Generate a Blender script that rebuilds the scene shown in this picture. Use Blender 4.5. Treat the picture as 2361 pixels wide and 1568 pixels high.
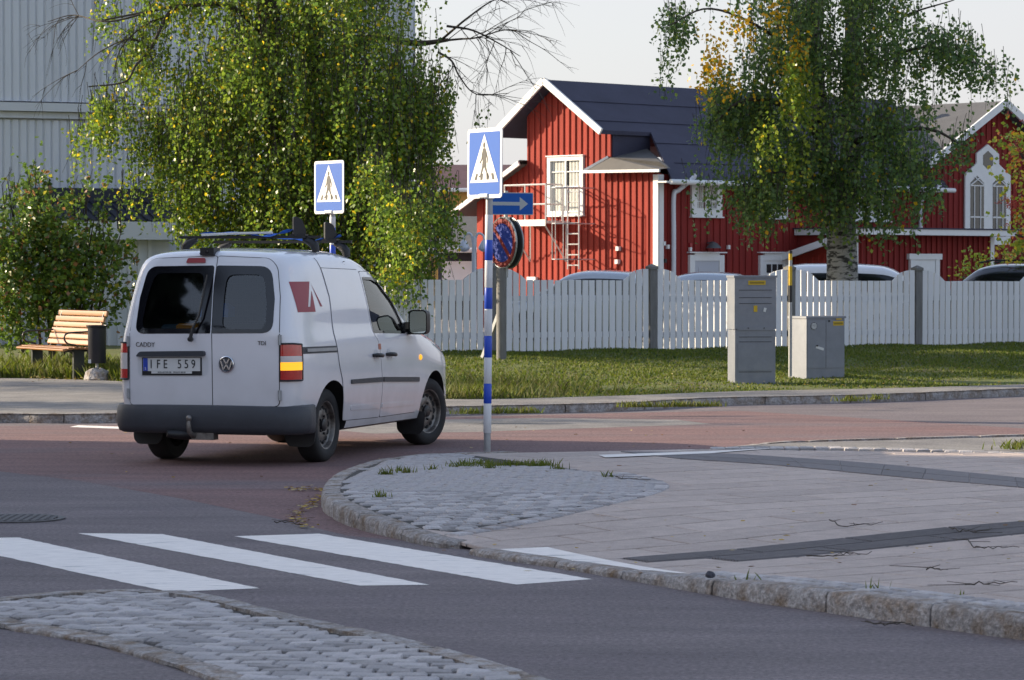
import bpy, bmesh, math, random
import numpy as np
from mathutils import Vector, Matrix, geometry
from mathutils.bvhtree import BVHTree
random.seed(7); rng = np.random.default_rng(11)
R = math.radians
scene = bpy.context.scene
for o in list(bpy.data.objects): bpy.data.objects.remove(o)

# ------------------------------------------------------------------ camera, sky, sun, exposure
F, CX, CY, YH, CH = 7000.0, 1180.5, 784.0, 620.0, 1.65      # focal length, centre and horizon in a 2361 px wide copy of the photo
PITCH = math.atan((CY - YH) / F)
cam = bpy.data.cameras.new('camera'); cam_o = bpy.data.objects.new('camera', cam)
scene.collection.objects.link(cam_o); scene.camera = cam_o
cam.sensor_width = 36; cam.lens = F / 2361 * 36
cam.clip_start = .5; cam.clip_end = 5000
cam_o.location = (0, 0, CH); cam_o.rotation_euler = (R(90) - PITCH, 0, 0)
cam.dof.use_dof = True; cam.dof.focus_distance = 26; cam.dof.aperture_fstop = 13

SUN_AZ = math.atan2(-.965, .262); SUN_EL = R(19)
world = bpy.data.worlds.new('World'); scene.world = world; world.use_nodes = True
wn = world.node_tree; wn.nodes.clear()
def wnode(t, **k):
    n = wn.nodes.new(t)
    for a, b in k.items(): setattr(n, a, b)
    return n
sky = wnode('ShaderNodeTexSky', sky_type='NISHITA', sun_disc=False, sun_elevation=SUN_EL, sun_rotation=SUN_AZ,
            altitude=60, air_density=1.0, dust_density=2.0, ozone_density=1.8)
# thin high cloud veil over the whole sky
wtc = wnode('ShaderNodeTexCoord'); wmp = wnode('ShaderNodeMapping'); wmp.inputs['Scale'].default_value = (1.2, 1.2, 4)
wno = wnode('ShaderNodeTexNoise'); wno.inputs['Scale'].default_value = 2.2; wno.inputs['Detail'].default_value = 7
wrp = wnode('ShaderNodeMapRange'); wrp.inputs[1].default_value = .3; wrp.inputs[2].default_value = .7
wrp.inputs[3].default_value = .82; wrp.inputs[4].default_value = 1.0
wmx = wnode('ShaderNodeMix', data_type='RGBA'); wmx.inputs[7].default_value = (2.42, 2.36, 2.46, 1)
wbg = wnode('ShaderNodeBackground'); wbg.inputs[1].default_value = .13
wout = wnode('ShaderNodeOutputWorld')
L = wn.links.new
L(wtc.outputs['Generated'], wmp.inputs[0]); L(wmp.outputs[0], wno.inputs['Vector']); L(wno.outputs[0], wrp.inputs[0])
wsep = wnode('ShaderNodeSeparateXYZ'); wel = wnode('ShaderNodeMapRange', interpolation_type='SMOOTHSTEP'); wmul = wnode('ShaderNodeMath', operation='MULTIPLY')
wel.inputs[1].default_value = .05; wel.inputs[2].default_value = .6; wel.inputs[3].default_value = .95; wel.inputs[4].default_value = .25     # haze thins overhead
L(wtc.outputs['Generated'], wsep.inputs[0]); L(wsep.outputs['Z'], wel.inputs[0]); L(wrp.outputs[0], wmul.inputs[0]); L(wel.outputs[0], wmul.inputs[1]); L(wmul.outputs[0], wmx.inputs[0]); L(sky.outputs[0], wmx.inputs[6]); L(wmx.outputs[2], wbg.inputs[0]); L(wbg.outputs[0], wout.inputs[0])

sun = bpy.data.lights.new('sun', 'SUN'); sun_o = bpy.data.objects.new('sun', sun); scene.collection.objects.link(sun_o)
sun.energy = 3.6; sun.angle = R(.53); sun.color = (1.0, .84, .62)
sd = Vector((math.sin(SUN_AZ) * math.cos(SUN_EL), math.cos(SUN_AZ) * math.cos(SUN_EL), math.sin(SUN_EL)))
sun_o.rotation_euler = sd.to_track_quat('Z', 'Y').to_euler(); sun_o.location = sd * 60
vs = scene.view_settings; vs.view_transform = 'Standard'; vs.look = 'None'; vs.gamma = 1; vs.use_curve_mapping = False; vs.exposure = 1.35
scene.render.engine = 'CYCLES'; scene.cycles.max_bounces = 7; scene.cycles.transparent_max_bounces = 12

# ------------------------------------------------------------------ helpers
def ray(x, y):
    dx, dz = (x - CX) / F, -(y - CY) / F
    c, s = math.cos(PITCH), math.sin(PITCH)
    return Vector((dx, c + dz * s, -s + dz * c))
def P(x, y, z=0.0):                                          # a spot of the photo on a level surface
    d = ray(x, y); t = (z - CH) / d.z; return Vector((0, 0, CH)) + d * t
def at(x, y, Z):                                             # a spot of the photo at a given distance ahead
    d = ray(x, y); return Vector((0, 0, CH)) + d * (Z / d.y)

MATS = {}
def mat(name, col, rough=.6, metal=0, var=0.0, vscale=6.0, bump=0.0, bscale=60.0, coat=0, spec=.5, rnd=0.0, col2=None, c2scale=1.5, c2lo=.5, c2hi=.7,
        speck=None, emit=None, estr=0, stretch=None, translucent=0, alpha=None):
    m = bpy.data.materials.new(name); m.use_nodes = True; MATS[name] = m
    nt = m.node_tree; b = nt.nodes['Principled BSDF']; l = nt.links.new; N = nt.nodes.new
    b.inputs['Roughness'].default_value = rough; b.inputs['Metallic'].default_value = metal
    b.inputs['Specular IOR Level'].default_value = spec; b.inputs['Coat Weight'].default_value = coat; b.inputs['Coat Roughness'].default_value = .06
    b.inputs['Base Color'].default_value = (*col, 1)
    if emit: b.inputs['Emission Color'].default_value = (*emit, 1); b.inputs['Emission Strength'].default_value = estr
    tc = N('ShaderNodeTexCoord'); src = tc.outputs['Object']
    if stretch:
        mp = N('ShaderNodeMapping'); mp.inputs['Scale'].default_value = stretch; l(src, mp.inputs[0]); src = mp.outputs[0]
    colsock = None
    def rgb(c):
        n = N('ShaderNodeRGB'); n.outputs[0].default_value = (*c, 1); return n.outputs[0]
    if var or rnd or col2: colsock = rgb(col)
    if col2:
        n = N('ShaderNodeTexNoise'); n.inputs['Scale'].default_value = c2scale; n.inputs['Detail'].default_value = 8; n.inputs['Roughness'].default_value = .65; l(src, n.inputs['Vector'])
        r = N('ShaderNodeMapRange'); r.inputs[1].default_value = c2lo; r.inputs[2].default_value = c2hi; l(n.outputs[0], r.inputs[0])
        x = N('ShaderNodeMix'); x.data_type = 'RGBA'; l(r.outputs[0], x.inputs[0]); l(colsock, x.inputs[6]); l(rgb(col2), x.inputs[7]); colsock = x.outputs[2]
    if var:
        n = N('ShaderNodeTexNoise'); n.inputs['Scale'].default_value = vscale; n.inputs['Detail'].default_value = 10; n.inputs['Roughness'].default_value = .7; l(src, n.inputs['Vector'])
        r = N('ShaderNodeMapRange'); r.inputs[1].default_value = .3; r.inputs[2].default_value = .7; r.inputs[3].default_value = 1 - var; r.inputs[4].default_value = 1 + var; l(n.outputs[0], r.inputs[0])
        x = N('ShaderNodeMix'); x.data_type = 'RGBA'; x.blend_type = 'MULTIPLY'; x.inputs[0].default_value = 1; l(colsock, x.inputs[6]); l(r.outputs[0], x.inputs[7]); colsock = x.outputs[2]
    if speck:
        n = N('ShaderNodeTexNoise'); n.inputs['Scale'].default_value = speck[1]; n.inputs['Detail'].default_value = 3; n.inputs['Roughness'].default_value = .8; l(src if not stretch else tc.outputs['Object'], n.inputs['Vector'])
        r = N('ShaderNodeMapRange'); r.inputs[1].default_value = .32; r.inputs[2].default_value = .68; r.inputs[3].default_value = 1 - speck[0]; r.inputs[4].default_value = 1 + speck[0]; l(n.outputs[0], r.inputs[0])
        x = N('ShaderNodeMix'); x.data_type = 'RGBA'; x.blend_type = 'MULTIPLY'; x.inputs[0].default_value = 1; l(colsock, x.inputs[6]); l(r.outputs[0], x.inputs[7]); colsock = x.outputs[2]
    if rnd:
        oi = N('ShaderNodeObjectInfo'); r = N('ShaderNodeMapRange'); r.inputs[3].default_value = 1 - rnd; r.inputs[4].default_value = 1 + rnd; l(oi.outputs['Random'], r.inputs[0])
        x = N('ShaderNodeMix'); x.data_type = 'RGBA'; x.blend_type = 'MULTIPLY'; x.inputs[0].default_value = 1; l(colsock, x.inputs[6]); l(r.outputs[0], x.inputs[7]); colsock = x.outputs[2]
    if colsock: l(colsock, b.inputs['Base Color'])
    if bump:
        n = N('ShaderNodeTexNoise'); n.inputs['Scale'].default_value = bscale; n.inputs['Detail'].default_value = 4; l(src, n.inputs['Vector'])
        u = N('ShaderNodeBump'); u.inputs['Strength'].default_value = min(1, bump); u.inputs['Distance'].default_value = .01 * max(1, bump); l(n.outputs[0], u.inputs['Height']); l(u.outputs[0], b.inputs['Normal'])
    if translucent:
        t = N('ShaderNodeBsdfTranslucent'); t.inputs[0].default_value = (*[min(1, c * 1.6) for c in col], 1)
        mx = N('ShaderNodeMixShader'); mx.inputs[0].default_value = translucent
        l(b.outputs[0], mx.inputs[1]); l(t.outputs[0], mx.inputs[2]); l(mx.outputs[0], nt.nodes['Material Output'].inputs[0])
    return m
def glass_mat(name, tint=(.5, .52, .55), rough=.02, refl=1.0):
    m = bpy.data.materials.new(name); m.use_nodes = True; nt = m.node_tree; nt.nodes.clear(); N = nt.nodes.new; l = nt.links.new
    t = N('ShaderNodeBsdfTransparent'); t.inputs[0].default_value = (*tint, 1)
    g = N('ShaderNodeBsdfGlossy'); g.inputs['Roughness'].default_value = rough; g.inputs[0].default_value = (refl, refl, refl, 1)
    f = N('ShaderNodeFresnel'); f.inputs[0].default_value = 1.75; x = N('ShaderNodeMixShader'); o = N('ShaderNodeOutputMaterial')
    l(f.outputs[0], x.inputs[0]); l(t.outputs[0], x.inputs[1]); l(g.outputs[0], x.inputs[2]); l(x.outputs[0], o.inputs[0]); MATS[name] = m; return m

def link(o, parent=None):
    scene.collection.objects.link(o)
    if parent: o.parent = parent
    return o
def empty(name, loc=(0, 0, 0), rz=0.0):
    o = bpy.data.objects.new(name, None); o.location = loc; o.rotation_euler = (0, 0, rz); o.empty_display_size = .2; return link(o)
def tag(o, label=None, cat=None, group=None, kind=None):
    for k, v in (('label', label), ('category', cat), ('group', group), ('kind', kind)):
        if v: o[k] = v
    return o
def thing(name, label, cat, loc=(0, 0, 0), rz=0.0, group=None): return tag(empty(name, loc, rz), label, cat, group)

class MB:                                                    # collects shapes for ONE mesh
    def __init__(s): s.v, s.f, s.m = [], [], []
    def add(s, vs, fs, m=0):
        o = len(s.v); s.v += [tuple(p) for p in vs]; s.f += [tuple(i + o for i in f) for f in fs]; s.m += [m] * len(fs); return s
    def box(s, c, d, rz=0, m=0, M=None):
        x, y, z = d[0] / 2, d[1] / 2, d[2] / 2; cs, sn = math.cos(rz), math.sin(rz)
        vs = []
        for dz in (-z, z):
            for dx, dy in ((-x, -y), (x, -y), (x, y), (-x, y)):
                p = Vector((dx, dy, dz)); p = (M @ p) if M else Vector((dx * cs - dy * sn, dx * sn + dy * cs, dz)); vs.append(p + Vector(c))
        return s.add(vs, [(3, 2, 1, 0), (4, 5, 6, 7), (0, 1, 5, 4), (1, 2, 6, 5), (2, 3, 7, 6), (3, 0, 4, 7)], m)
    def bbox(s, c, d, b=.008, m=0):                          # box with chamfered upper edges
        x, y, z = d[0] / 2, d[1] / 2, d[2] / 2; c = Vector(c); vs = []
        for dz, i in ((-z, 0), (z - b, 0), (z, b)):
            for sx, sy in ((-1, -1), (1, -1), (1, 1), (-1, 1)): vs.append(c + Vector((sx * (x - i), sy * (y - i), dz)))
        return s.add(vs, [(3, 2, 1, 0), (8, 9, 10, 11)] + [(a + k, a + (k + 1) % 4, a + 4 + (k + 1) % 4, a + 4 + k) for a in (0, 4) for k in range(4)], m)
    def beam(s, a, b, w, h, m=0, up=(0, 0, 1)):              # rectangular bar from a to b
        a, b = Vector(a), Vector(b); d = (b - a).normalized(); up = Vector(up)
        if abs(d.dot(up)) > .99: up = Vector((1, 0, 0))
        sx = d.cross(up).normalized(); sy = sx.cross(d)
        vs = [p + sx * (i * w / 2) + sy * (j * h / 2) for p in (a, b) for i, j in ((-1, -1), (1, -1), (1, 1), (-1, 1))]
        return s.add(vs, [(3, 2, 1, 0), (4, 5, 6, 7), (0, 1, 5, 4), (1, 2, 6, 5), (2, 3, 7, 6), (3, 0, 4, 7)], m)
    def tube(s, pts, r, n=8, m=0, cap=True):                 # pts: path, r: radius or list
        pts = [Vector(p) for p in pts]; rs = r if isinstance(r, (list, tuple)) else [r] * len(pts); o = len(s.v); prev = None
        for i, p in enumerate(pts):
            d = (pts[min(i + 1, len(pts) - 1)] - pts[max(i - 1, 0)]).normalized()
            if prev is None: a = d.orthogonal().normalized()
            else: a = (prev - d * prev.dot(d)); a = a.normalized() if a.length > 1e-6 else d.orthogonal().normalized()
            prev = a; b = d.cross(a)
            for k in range(n):
                t = 2 * math.pi * k / n; s.v.append(tuple(p + (a * math.cos(t) + b * math.sin(t)) * rs[i]))
        for i in range(len(pts) - 1):
            for k in range(n):
                q = (k + 1) % n; s.f.append((o + i * n + k, o + i * n + q, o + (i + 1) * n + q, o + (i + 1) * n + k)); s.m.append(m)
        if cap:
            s.f.append(tuple(o + k for k in range(n))[::-1]); s.f.append(tuple(o + (len(pts) - 1) * n + k for k in range(n))); s.m += [m, m]
        return s
    def lathe(s, prof, n=24, c=(0, 0, 0), axis='z', m=0, seg=None):    # prof: (radius, height)
        o = len(s.v); c = Vector(c)
        for r, h in prof:
            for k in range(n):
                t = 2 * math.pi * k / n; x, y = r * math.cos(t), r * math.sin(t)
                s.v.append(tuple(c + (Vector((x, y, h)) if axis == 'z' else Vector((h, x, y)) if axis == 'x' else Vector((y, h, x)))))
        for i in range(len(prof) - 1):
            for k in range(n):
                q = (k + 1) % n; s.f.append((o + i * n + k, o + i * n + q, o + (i + 1) * n + q, o + (i + 1) * n + k)); s.m.append(seg[i] if seg else m)
        return s
    def prism(s, poly, z0, z1, M=None, m=0):                 # polygon in x,y pulled from z0 to z1, M places it
        n = len(poly); vs = [Vector((p[0], p[1], z)) for z in (z0, z1) for p in poly]
        if M: vs = [M @ v for v in vs]
        return s.add(vs, [tuple(range(n))[::-1], tuple(range(n, 2 * n))] + [(k, (k + 1) % n, n + (k + 1) % n, n + k) for k in range(n)], m)
    def mesh(s, name, mats, smooth=False):
        me = bpy.data.meshes.new(name); me.from_pydata(s.v, [], s.f)
        for m in (mats if isinstance(mats, (list, tuple)) else [mats]): me.materials.append(m)
        if any(s.m): me.polygons.foreach_set('material_index', s.m)
        if smooth: me.polygons.foreach_set('use_smooth', [True] * len(s.f)); me.set_sharp_from_angle(angle=R(smooth if smooth > 1 else 40))
        me.update(); return me
    def build(s, name, mats, parent=None, smooth=False, loc=None):
        o = bpy.data.objects.new(name, s.mesh(name, mats, smooth)); link(o, parent)
        if loc is not None: o.location = loc
        return o
def inst(name, me, parent, loc=(0, 0, 0), rz=0.0, scale=None, rot=None):
    o = bpy.data.objects.new(name, me); o.location = loc; o.rotation_euler = rot or (0, 0, rz)
    if scale: o.scale = scale
    return link(o, parent)
def copy_tree(o, parent=None):
    c = o.copy(); scene.collection.objects.link(c); c.parent = parent
    for ch in list(o.children): copy_tree(ch, c)
    return c
def frame(o, x, y, z): return Matrix((( x[0], y[0], z[0], o[0]), (x[1], y[1], z[1], o[1]), (x[2], y[2], z[2], o[2]), (0, 0, 0, 1)))
def round_poly(poly, r, n=5):
    out = []; k = len(poly); rs = r if isinstance(r, (list, tuple)) else [r] * k
    for i in range(k):
        p, a, b = Vector(poly[i]).to_2d(), Vector(poly[i - 1]).to_2d(), Vector(poly[(i + 1) % k]).to_2d()
        da, db = (a - p), (b - p); rr = min(rs[i], da.length * .45, db.length * .45)
        if rr < 1e-4: out.append(tuple(p)); continue
        s, e = p + da.normalized() * rr, p + db.normalized() * rr
        for j in range(n + 1):
            t = j / n; out.append(tuple(s * (1 - t) ** 2 + p * 2 * t * (1 - t) + e * t * t))
    return out
def inside(poly, x, y):
    r = False; n = len(poly); j = n - 1
    for i in range(n):
        xi, yi = poly[i][:2]; xj, yj = poly[j][:2]
        if (yi > y) != (yj > y) and x < (xj - xi) * (y - yi) / (yj - yi) + xi: r = not r
        j = i
    return r
def clip(poly, region):                                      # convex clip, region counter-clockwise
    out = [Vector(p) for p in poly]
    for i in range(len(region)):
        a, b = Vector(region[i]), Vector(region[(i + 1) % len(region)]); e = b - a; src, out = out, []
        for k in range(len(src)):
            p, q = src[k], src[(k + 1) % len(src)]; sp, sq = e.x * (p.y - a.y) - e.y * (p.x - a.x), e.x * (q.y - a.y) - e.y * (q.x - a.x)
            if sp >= 0: out.append(p)
            if (sp >= 0) != (sq >= 0): out.append(p + (q - p) * (sp / (sp - sq)))
        if not out: return []
    return out
def area(p): return abs(sum(p[i].x * p[(i + 1) % len(p)].y - p[(i + 1) % len(p)].x * p[i].y for i in range(len(p)))) / 2
def sheet(name, pts, z, m, parent=None, sub=None):           # flat sheet through pts
    o = MB().add([(p[0], p[1], z) for p in pts], [tuple(range(len(pts)))]).build(name, m, parent); return o
def smooth_path(pts, n=8):                                   # Catmull-Rom
    pts = [Vector(p) for p in pts]; q = [pts[0] * 2 - pts[1]] + pts + [pts[-1] * 2 - pts[-2]]; out = []
    for i in range(1, len(q) - 2):
        for k in range(n):
            t = k / n; a, b, c, d = q[i - 1], q[i], q[i + 1], q[i + 2]
            out.append(.5 * (2 * b + (c - a) * t + (2 * a - 5 * b + 4 * c - d) * t * t + (3 * b - a - 3 * c + d) * t ** 3))
    return out + [pts[-1]]
def resample(path, step):
    path = [Vector(p) for p in path]; L = [0]
    for a, b in zip(path, path[1:]): L.append(L[-1] + (b - a).length)
    n = max(1, round(L[-1] / step)); out = []; j = 0
    for k in range(n + 1):
        s = L[-1] * k / n
        while j < len(path) - 2 and L[j + 1] < s: j += 1
        t = (s - L[j]) / max(1e-9, L[j + 1] - L[j]); out.append(path[j].lerp(path[j + 1], min(1, t)))
    return out
def interp(tab, x, c=1):                                     # smooth table look-up, x in column 0
    xs = [r[0] for r in tab]; ys = [r[c] for r in tab]
    if x <= xs[0]: return ys[0]
    if x >= xs[-1]: return ys[-1]
    i = max(k for k in range(len(xs)) if xs[k] <= x); i = min(i, len(xs) - 2)
    h = xs[i + 1] - xs[i]; d = (ys[i + 1] - ys[i]) / h
    def sl(k):
        if k <= 0 or k >= len(xs) - 1: return d
        a, b = (ys[k] - ys[k - 1]) / (xs[k] - xs[k - 1]), (ys[k + 1] - ys[k]) / (xs[k + 1] - xs[k])
        return 0 if a * b <= 0 else 2 * a * b / (a + b)
    t = (x - xs[i]) / h; m0, m1 = sl(i) * h, sl(i + 1) * h
    return (2 * t ** 3 - 3 * t * t + 1) * ys[i] + (t ** 3 - 2 * t * t + t) * m0 + (-2 * t ** 3 + 3 * t * t) * ys[i + 1] + (t ** 3 - t * t) * m1
def text_mesh(txt, size, m, depth=.002):
    c = bpy.data.curves.new('lettering', 'FONT'); c.body = txt; c.size = size; c.extrude = depth; c.align_x = 'CENTER'; c.align_y = 'CENTER'; c.resolution_u = 3
    o = bpy.data.objects.new('lettering', c); scene.collection.objects.link(o); dg = bpy.context.evaluated_depsgraph_get()
    me = bpy.data.meshes.new_from_object(o.evaluated_get(dg)); bpy.data.objects.remove(o); me.materials.clear(); me.materials.append(m); return me
def np_mesh(name, V, Fq, mats, mi=None, parent=None, smooth=False):
    V = np.asarray(V, np.float32); Fq = np.asarray(Fq, np.int32); k = Fq.shape[1]
    me = bpy.data.meshes.new(name); me.vertices.add(len(V)); me.vertices.foreach_set('co', V.ravel())
    me.loops.add(Fq.size); me.loops.foreach_set('vertex_index', Fq.ravel()); me.polygons.add(len(Fq))
    me.polygons.foreach_set('loop_start', np.arange(0, Fq.size, k, dtype=np.int32))
    for m in mats: me.materials.append(m)
    if mi is not None: me.polygons.foreach_set('material_index', np.asarray(mi, np.int32))
    if smooth: me.polygons.foreach_set('use_smooth', np.ones(len(Fq), bool))
    me.update(calc_edges=True); me.validate(); return link(bpy.data.objects.new(name, me), parent)

# ------------------------------------------------------------------ materials
M_asph = mat('asphalt', (.146, .121, .126), .85, var=.22, vscale=1.3, bump=.6, bscale=160, col2=(.190, .160, .160), c2scale=.8, c2lo=.4, c2hi=.65, speck=(.45, 38), stretch=(.45, 1.6, 1))
M_asph_far = mat('asphalt_pale', (.22, .205, .19), .85, var=.25, vscale=2.5, bump=.6, bscale=130, col2=(.14, .13, .13), c2scale=.7, speck=(.35, 40))
M_redasph = mat('red_asphalt', (.185, .108, .102), .85, var=.25, vscale=2.2, bump=.7, bscale=130, col2=(.16, .125, .13), c2scale=.45, stretch=(.35, 1.5, 1), speck=(.5, 32))
M_white_line = mat('road_paint', (.84, .78, .72), .7, var=.16, vscale=14, bump=.3, bscale=120, col2=(.24, .235, .24), c2scale=6, c2lo=.60, c2hi=.72, stretch=(.5, 2, 1))
M_granite = mat('granite', (.33, .31, .30), .8, var=.38, vscale=30, bump=1.6, bscale=40, col2=(.17, .115, .07), c2scale=8, c2lo=.42, c2hi=.68, rnd=.12, speck=(.35, 45))
M_sett = mat('granite_sett', (.39, .362, .358), .75, var=.22, vscale=35, bump=1.0, bscale=50, rnd=.28, col2=(.36, .345, .33), c2scale=3)
M_mortar = mat('joint_sand', (.055, .05, .045), .95, var=.3, vscale=20)
M_slab = mat('concrete_slab', (.45, .372, .328), .85, var=.14, vscale=9, bump=.4, bscale=120, rnd=.09, col2=(.40, .325, .285), c2scale=1.1, speck=(.14, 70))
M_slab_dark = mat('dark_slab', (.17, .155, .155), .85, var=.15, vscale=9, bump=.4, bscale=120, rnd=.1)
M_earth = mat('earth', (.09, .07, .045), .95, var=.3, vscale=5, bump=1, bscale=30, col2=(.06, .075, .025), c2scale=1.2)
M_soil = mat('bank_soil', (.085, .105, .014), .95, var=.35, vscale=3, bump=1, bscale=25, col2=(.10, .085, .035), c2scale=1.1, c2lo=.5, c2hi=.65)
G_leafgrass = [mat('grass_a', (.092, .128, .010), .7, translucent=.3), mat('grass_b', (.125, .150, .012), .7, translucent=.3), mat('grass_c', (.14, .135, .04), .7, translucent=.3), mat('grass_d', (.035, .065, .012), .7, translucent=.25)]
M_metal_grey = mat('galvanised', (.36, .37, .38), .5, .6, var=.12, vscale=12)
M_black = mat('black_plastic', (.012, .012, .014), .45)
M_dark = mat('dark_void', (.01, .01, .011), .9)
# ------------------------------------------------------------------ the setting: ground, roads, pavements
def S(o): o['kind'] = 'structure'; return o
S(sheet('ground', [(-900, -300), (900, -300), (900, 1500), (-900, 1500)], -.012, M_earth))
S(sheet('road', [(-60, -25), (40, -25), (40, 60), (-60, 60)], 0.0, M_asph))
# red asphalt of the side street
red = [P(-700, 1010), P(-250, 1062), P(0, 1087), P(180, 1108), P(420, 1150), P(640, 1196), P(800, 1235), P(1080, 1262), P(1300, 1180), P(1400, 1080), P(1900, 1040), P(2361, 1007), P(2700, 1000),
       P(2700, 1008), P(2361, 988), P(2050, 968), P(1700, 947), P(1500, 951), P(1250, 957), P(1060, 962), P(600, 978), P(0, 982), P(-700, 980)]
S(sheet('red_road', red, .0008, M_redasph))
S(sheet('pale_patch', [P(860, 1000), P(1100, 996), P(1400, 986), P(1640, 978), P(1560, 968), P(1250, 964), P(1000, 968), P(700, 985)], .0016, M_asph_far))  # paler grey asphalt over the red road

# zebra crossing bars
def stripe(px, name='crossing_stripe'):
    ps = [P(*q) for q in px]; a, b, c, d = ps; n = 60; top = []; bot = []
    for i in range(n + 1):
        t = i / n; j = .006 if 0 < i < n else 0
        w = (d - a).normalized()
        top.append(a.lerp(b, t) + w * random.uniform(-j, j)); bot.append(d.lerp(c, t) + w * random.uniform(-j, j))
    vs = [(p.x, p.y, .0018) for p in top + bot]; m = n + 1
    return S(MB().add(vs, [(i, m + i, m + i + 1, i + 1) for i in range(n)]).build(name, M_white_line))
stripe([(-190, 1242), (390, 1365.5), (598, 1357), (45, 1240)])
stripe([(180, 1230), (830, 1351), (990, 1349), (375, 1232)])
stripe([(540, 1237), (1190, 1348.5), (1366, 1336), (735, 1231)])
S(sheet('crossing_edge_line', [P(160, 985), P(300, 990), P(300, 985), P(180, 981)], .0024, M_white_line))
# manhole cover in the road
mh = P(35, 1197)
mho = MB(); mho.lathe([(.33, 0), (.33, .008), (.29, .008), (.285, .004), (.0001, .004)], 32)
for i in range(-5, 6):
    h = math.sqrt(.28 ** 2 - (i * .05) ** 2); mho.box((i * .05, 0, .007), (.025, 2 * h, .006)); 
    mho.box((0, i * .05, .0075), (2 * h, .02, .006))
tag(mho.build('manhole_cover', mat('cast_iron', (.10, .095, .098), .6, .4, var=.3, vscale=15), loc=(mh.x, mh.y, .002)), 'round cast iron manhole cover set in the grey road at the left', 'manhole cover')

# --- right hand pavement
def hp(x, y):                                                # pavement height: dropped kerb at the crossing, full kerb elsewhere
    d = P(1150, 1280, .05); r = math.hypot((x - d.x) / 2.3, (y - d.y) / 1.5)
    return .105 - .075 * math.exp(-r ** 3 * .55)
Z9 = .09
near = smooth_path([P(1075, 1278), P(1130, 1288), P(1280, 1310), P(1440, 1337), P(1720, 1386), P(2050, 1434), P(2361, 1477), P(2620, 1512)])
arc = smooth_path([P(1060, 1266), P(1000, 1262), P(900, 1240), P(810, 1216), P(752, 1186), P(742, 1158), P(775, 1122), P(860, 1092), P(960, 1078), P(1060, 1073), P(1190, 1070)])
def offs(line, d):
    o = []
    for u_, v_ in zip(line, line[1:]): w_ = (v_ - u_).normalized(); o.append((u_ + Vector((-w_.y, w_.x, 0)) * d).to_2d())
    return o
region = offs(near, .12) + offs(arc, -.12) + [p.to_2d() for p in (P(2560, 1054, Z9), P(2361, 1049, Z9), P(1650, 1040, Z9), P(1250, 1064, Z9))]
# convex hull of the region for clipping
def hull(ps):
    ps = sorted({(round(p.x, 4), round(p.y, 4)) for p in ps}); 
    def half(q):
        h = []
        for p in q:
            while len(h) > 1 and (h[-1][0] - h[-2][0]) * (p[1] - h[-2][1]) - (h[-1][1] - h[-2][1]) * (p[0] - h[-2][0]) <= 0: h.pop()
            h.append(p)
        return h[:-1]
    return [Vector(p) for p in half(ps) + half(ps[::-1])]
hreg = hull(region)
def grid_sheet(name, poly, zf, m, step=.35, parent=None):
    cs = [Vector(p) for p in poly]; x0, x1 = min(c.x for c in cs), max(c.x for c in cs); y0, y1 = min(c.y for c in cs), max(c.y for c in cs); mb = MB()
    nx, ny = int((x1 - x0) / step) + 1, int((y1 - y0) / step) + 1
    for i in range(nx):
        for j in range(ny):
            q = clip([(x0 + (i + a) * step, y0 + (j + b) * step) for a, b in ((0, 0), (1, 0), (1, 1), (0, 1))], cs)
            if len(q) > 2: mb.add([(p.x, p.y, zf(p.x, p.y)) for p in q], [tuple(range(len(q)))])
    return mb.build(name, m, parent)
pav = S(grid_sheet('pavement', hreg, lambda x, y: hp(x, y) - .012, M_mortar))
ja = (P(2361, 1230, Z9) - P(1430, 1290, Z9)).to_2d().normalized(); jb = Vector((-ja.y, ja.x)); org = P(1430, 1291, Z9).to_2d()
cob = offs(arc, -.135)[14:72] + [P(*q, Z9).to_2d() for q in ((1130, 1078), (1250, 1082), (1420, 1100), (1515, 1122), (1490, 1140), (1400, 1162), (1250, 1190), (1050, 1215))]
band2 = [P(*q, Z9).to_2d() for q in ((1430, 1046), (1640, 1048), (2000, 1072), (2361, 1108), (2560, 1128), (2560, 1150), (2361, 1130), (2100, 1108), (1800, 1078), (1560, 1062))]
RW, RL, GAP = .40, .80, .021; nsl = 0
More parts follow.
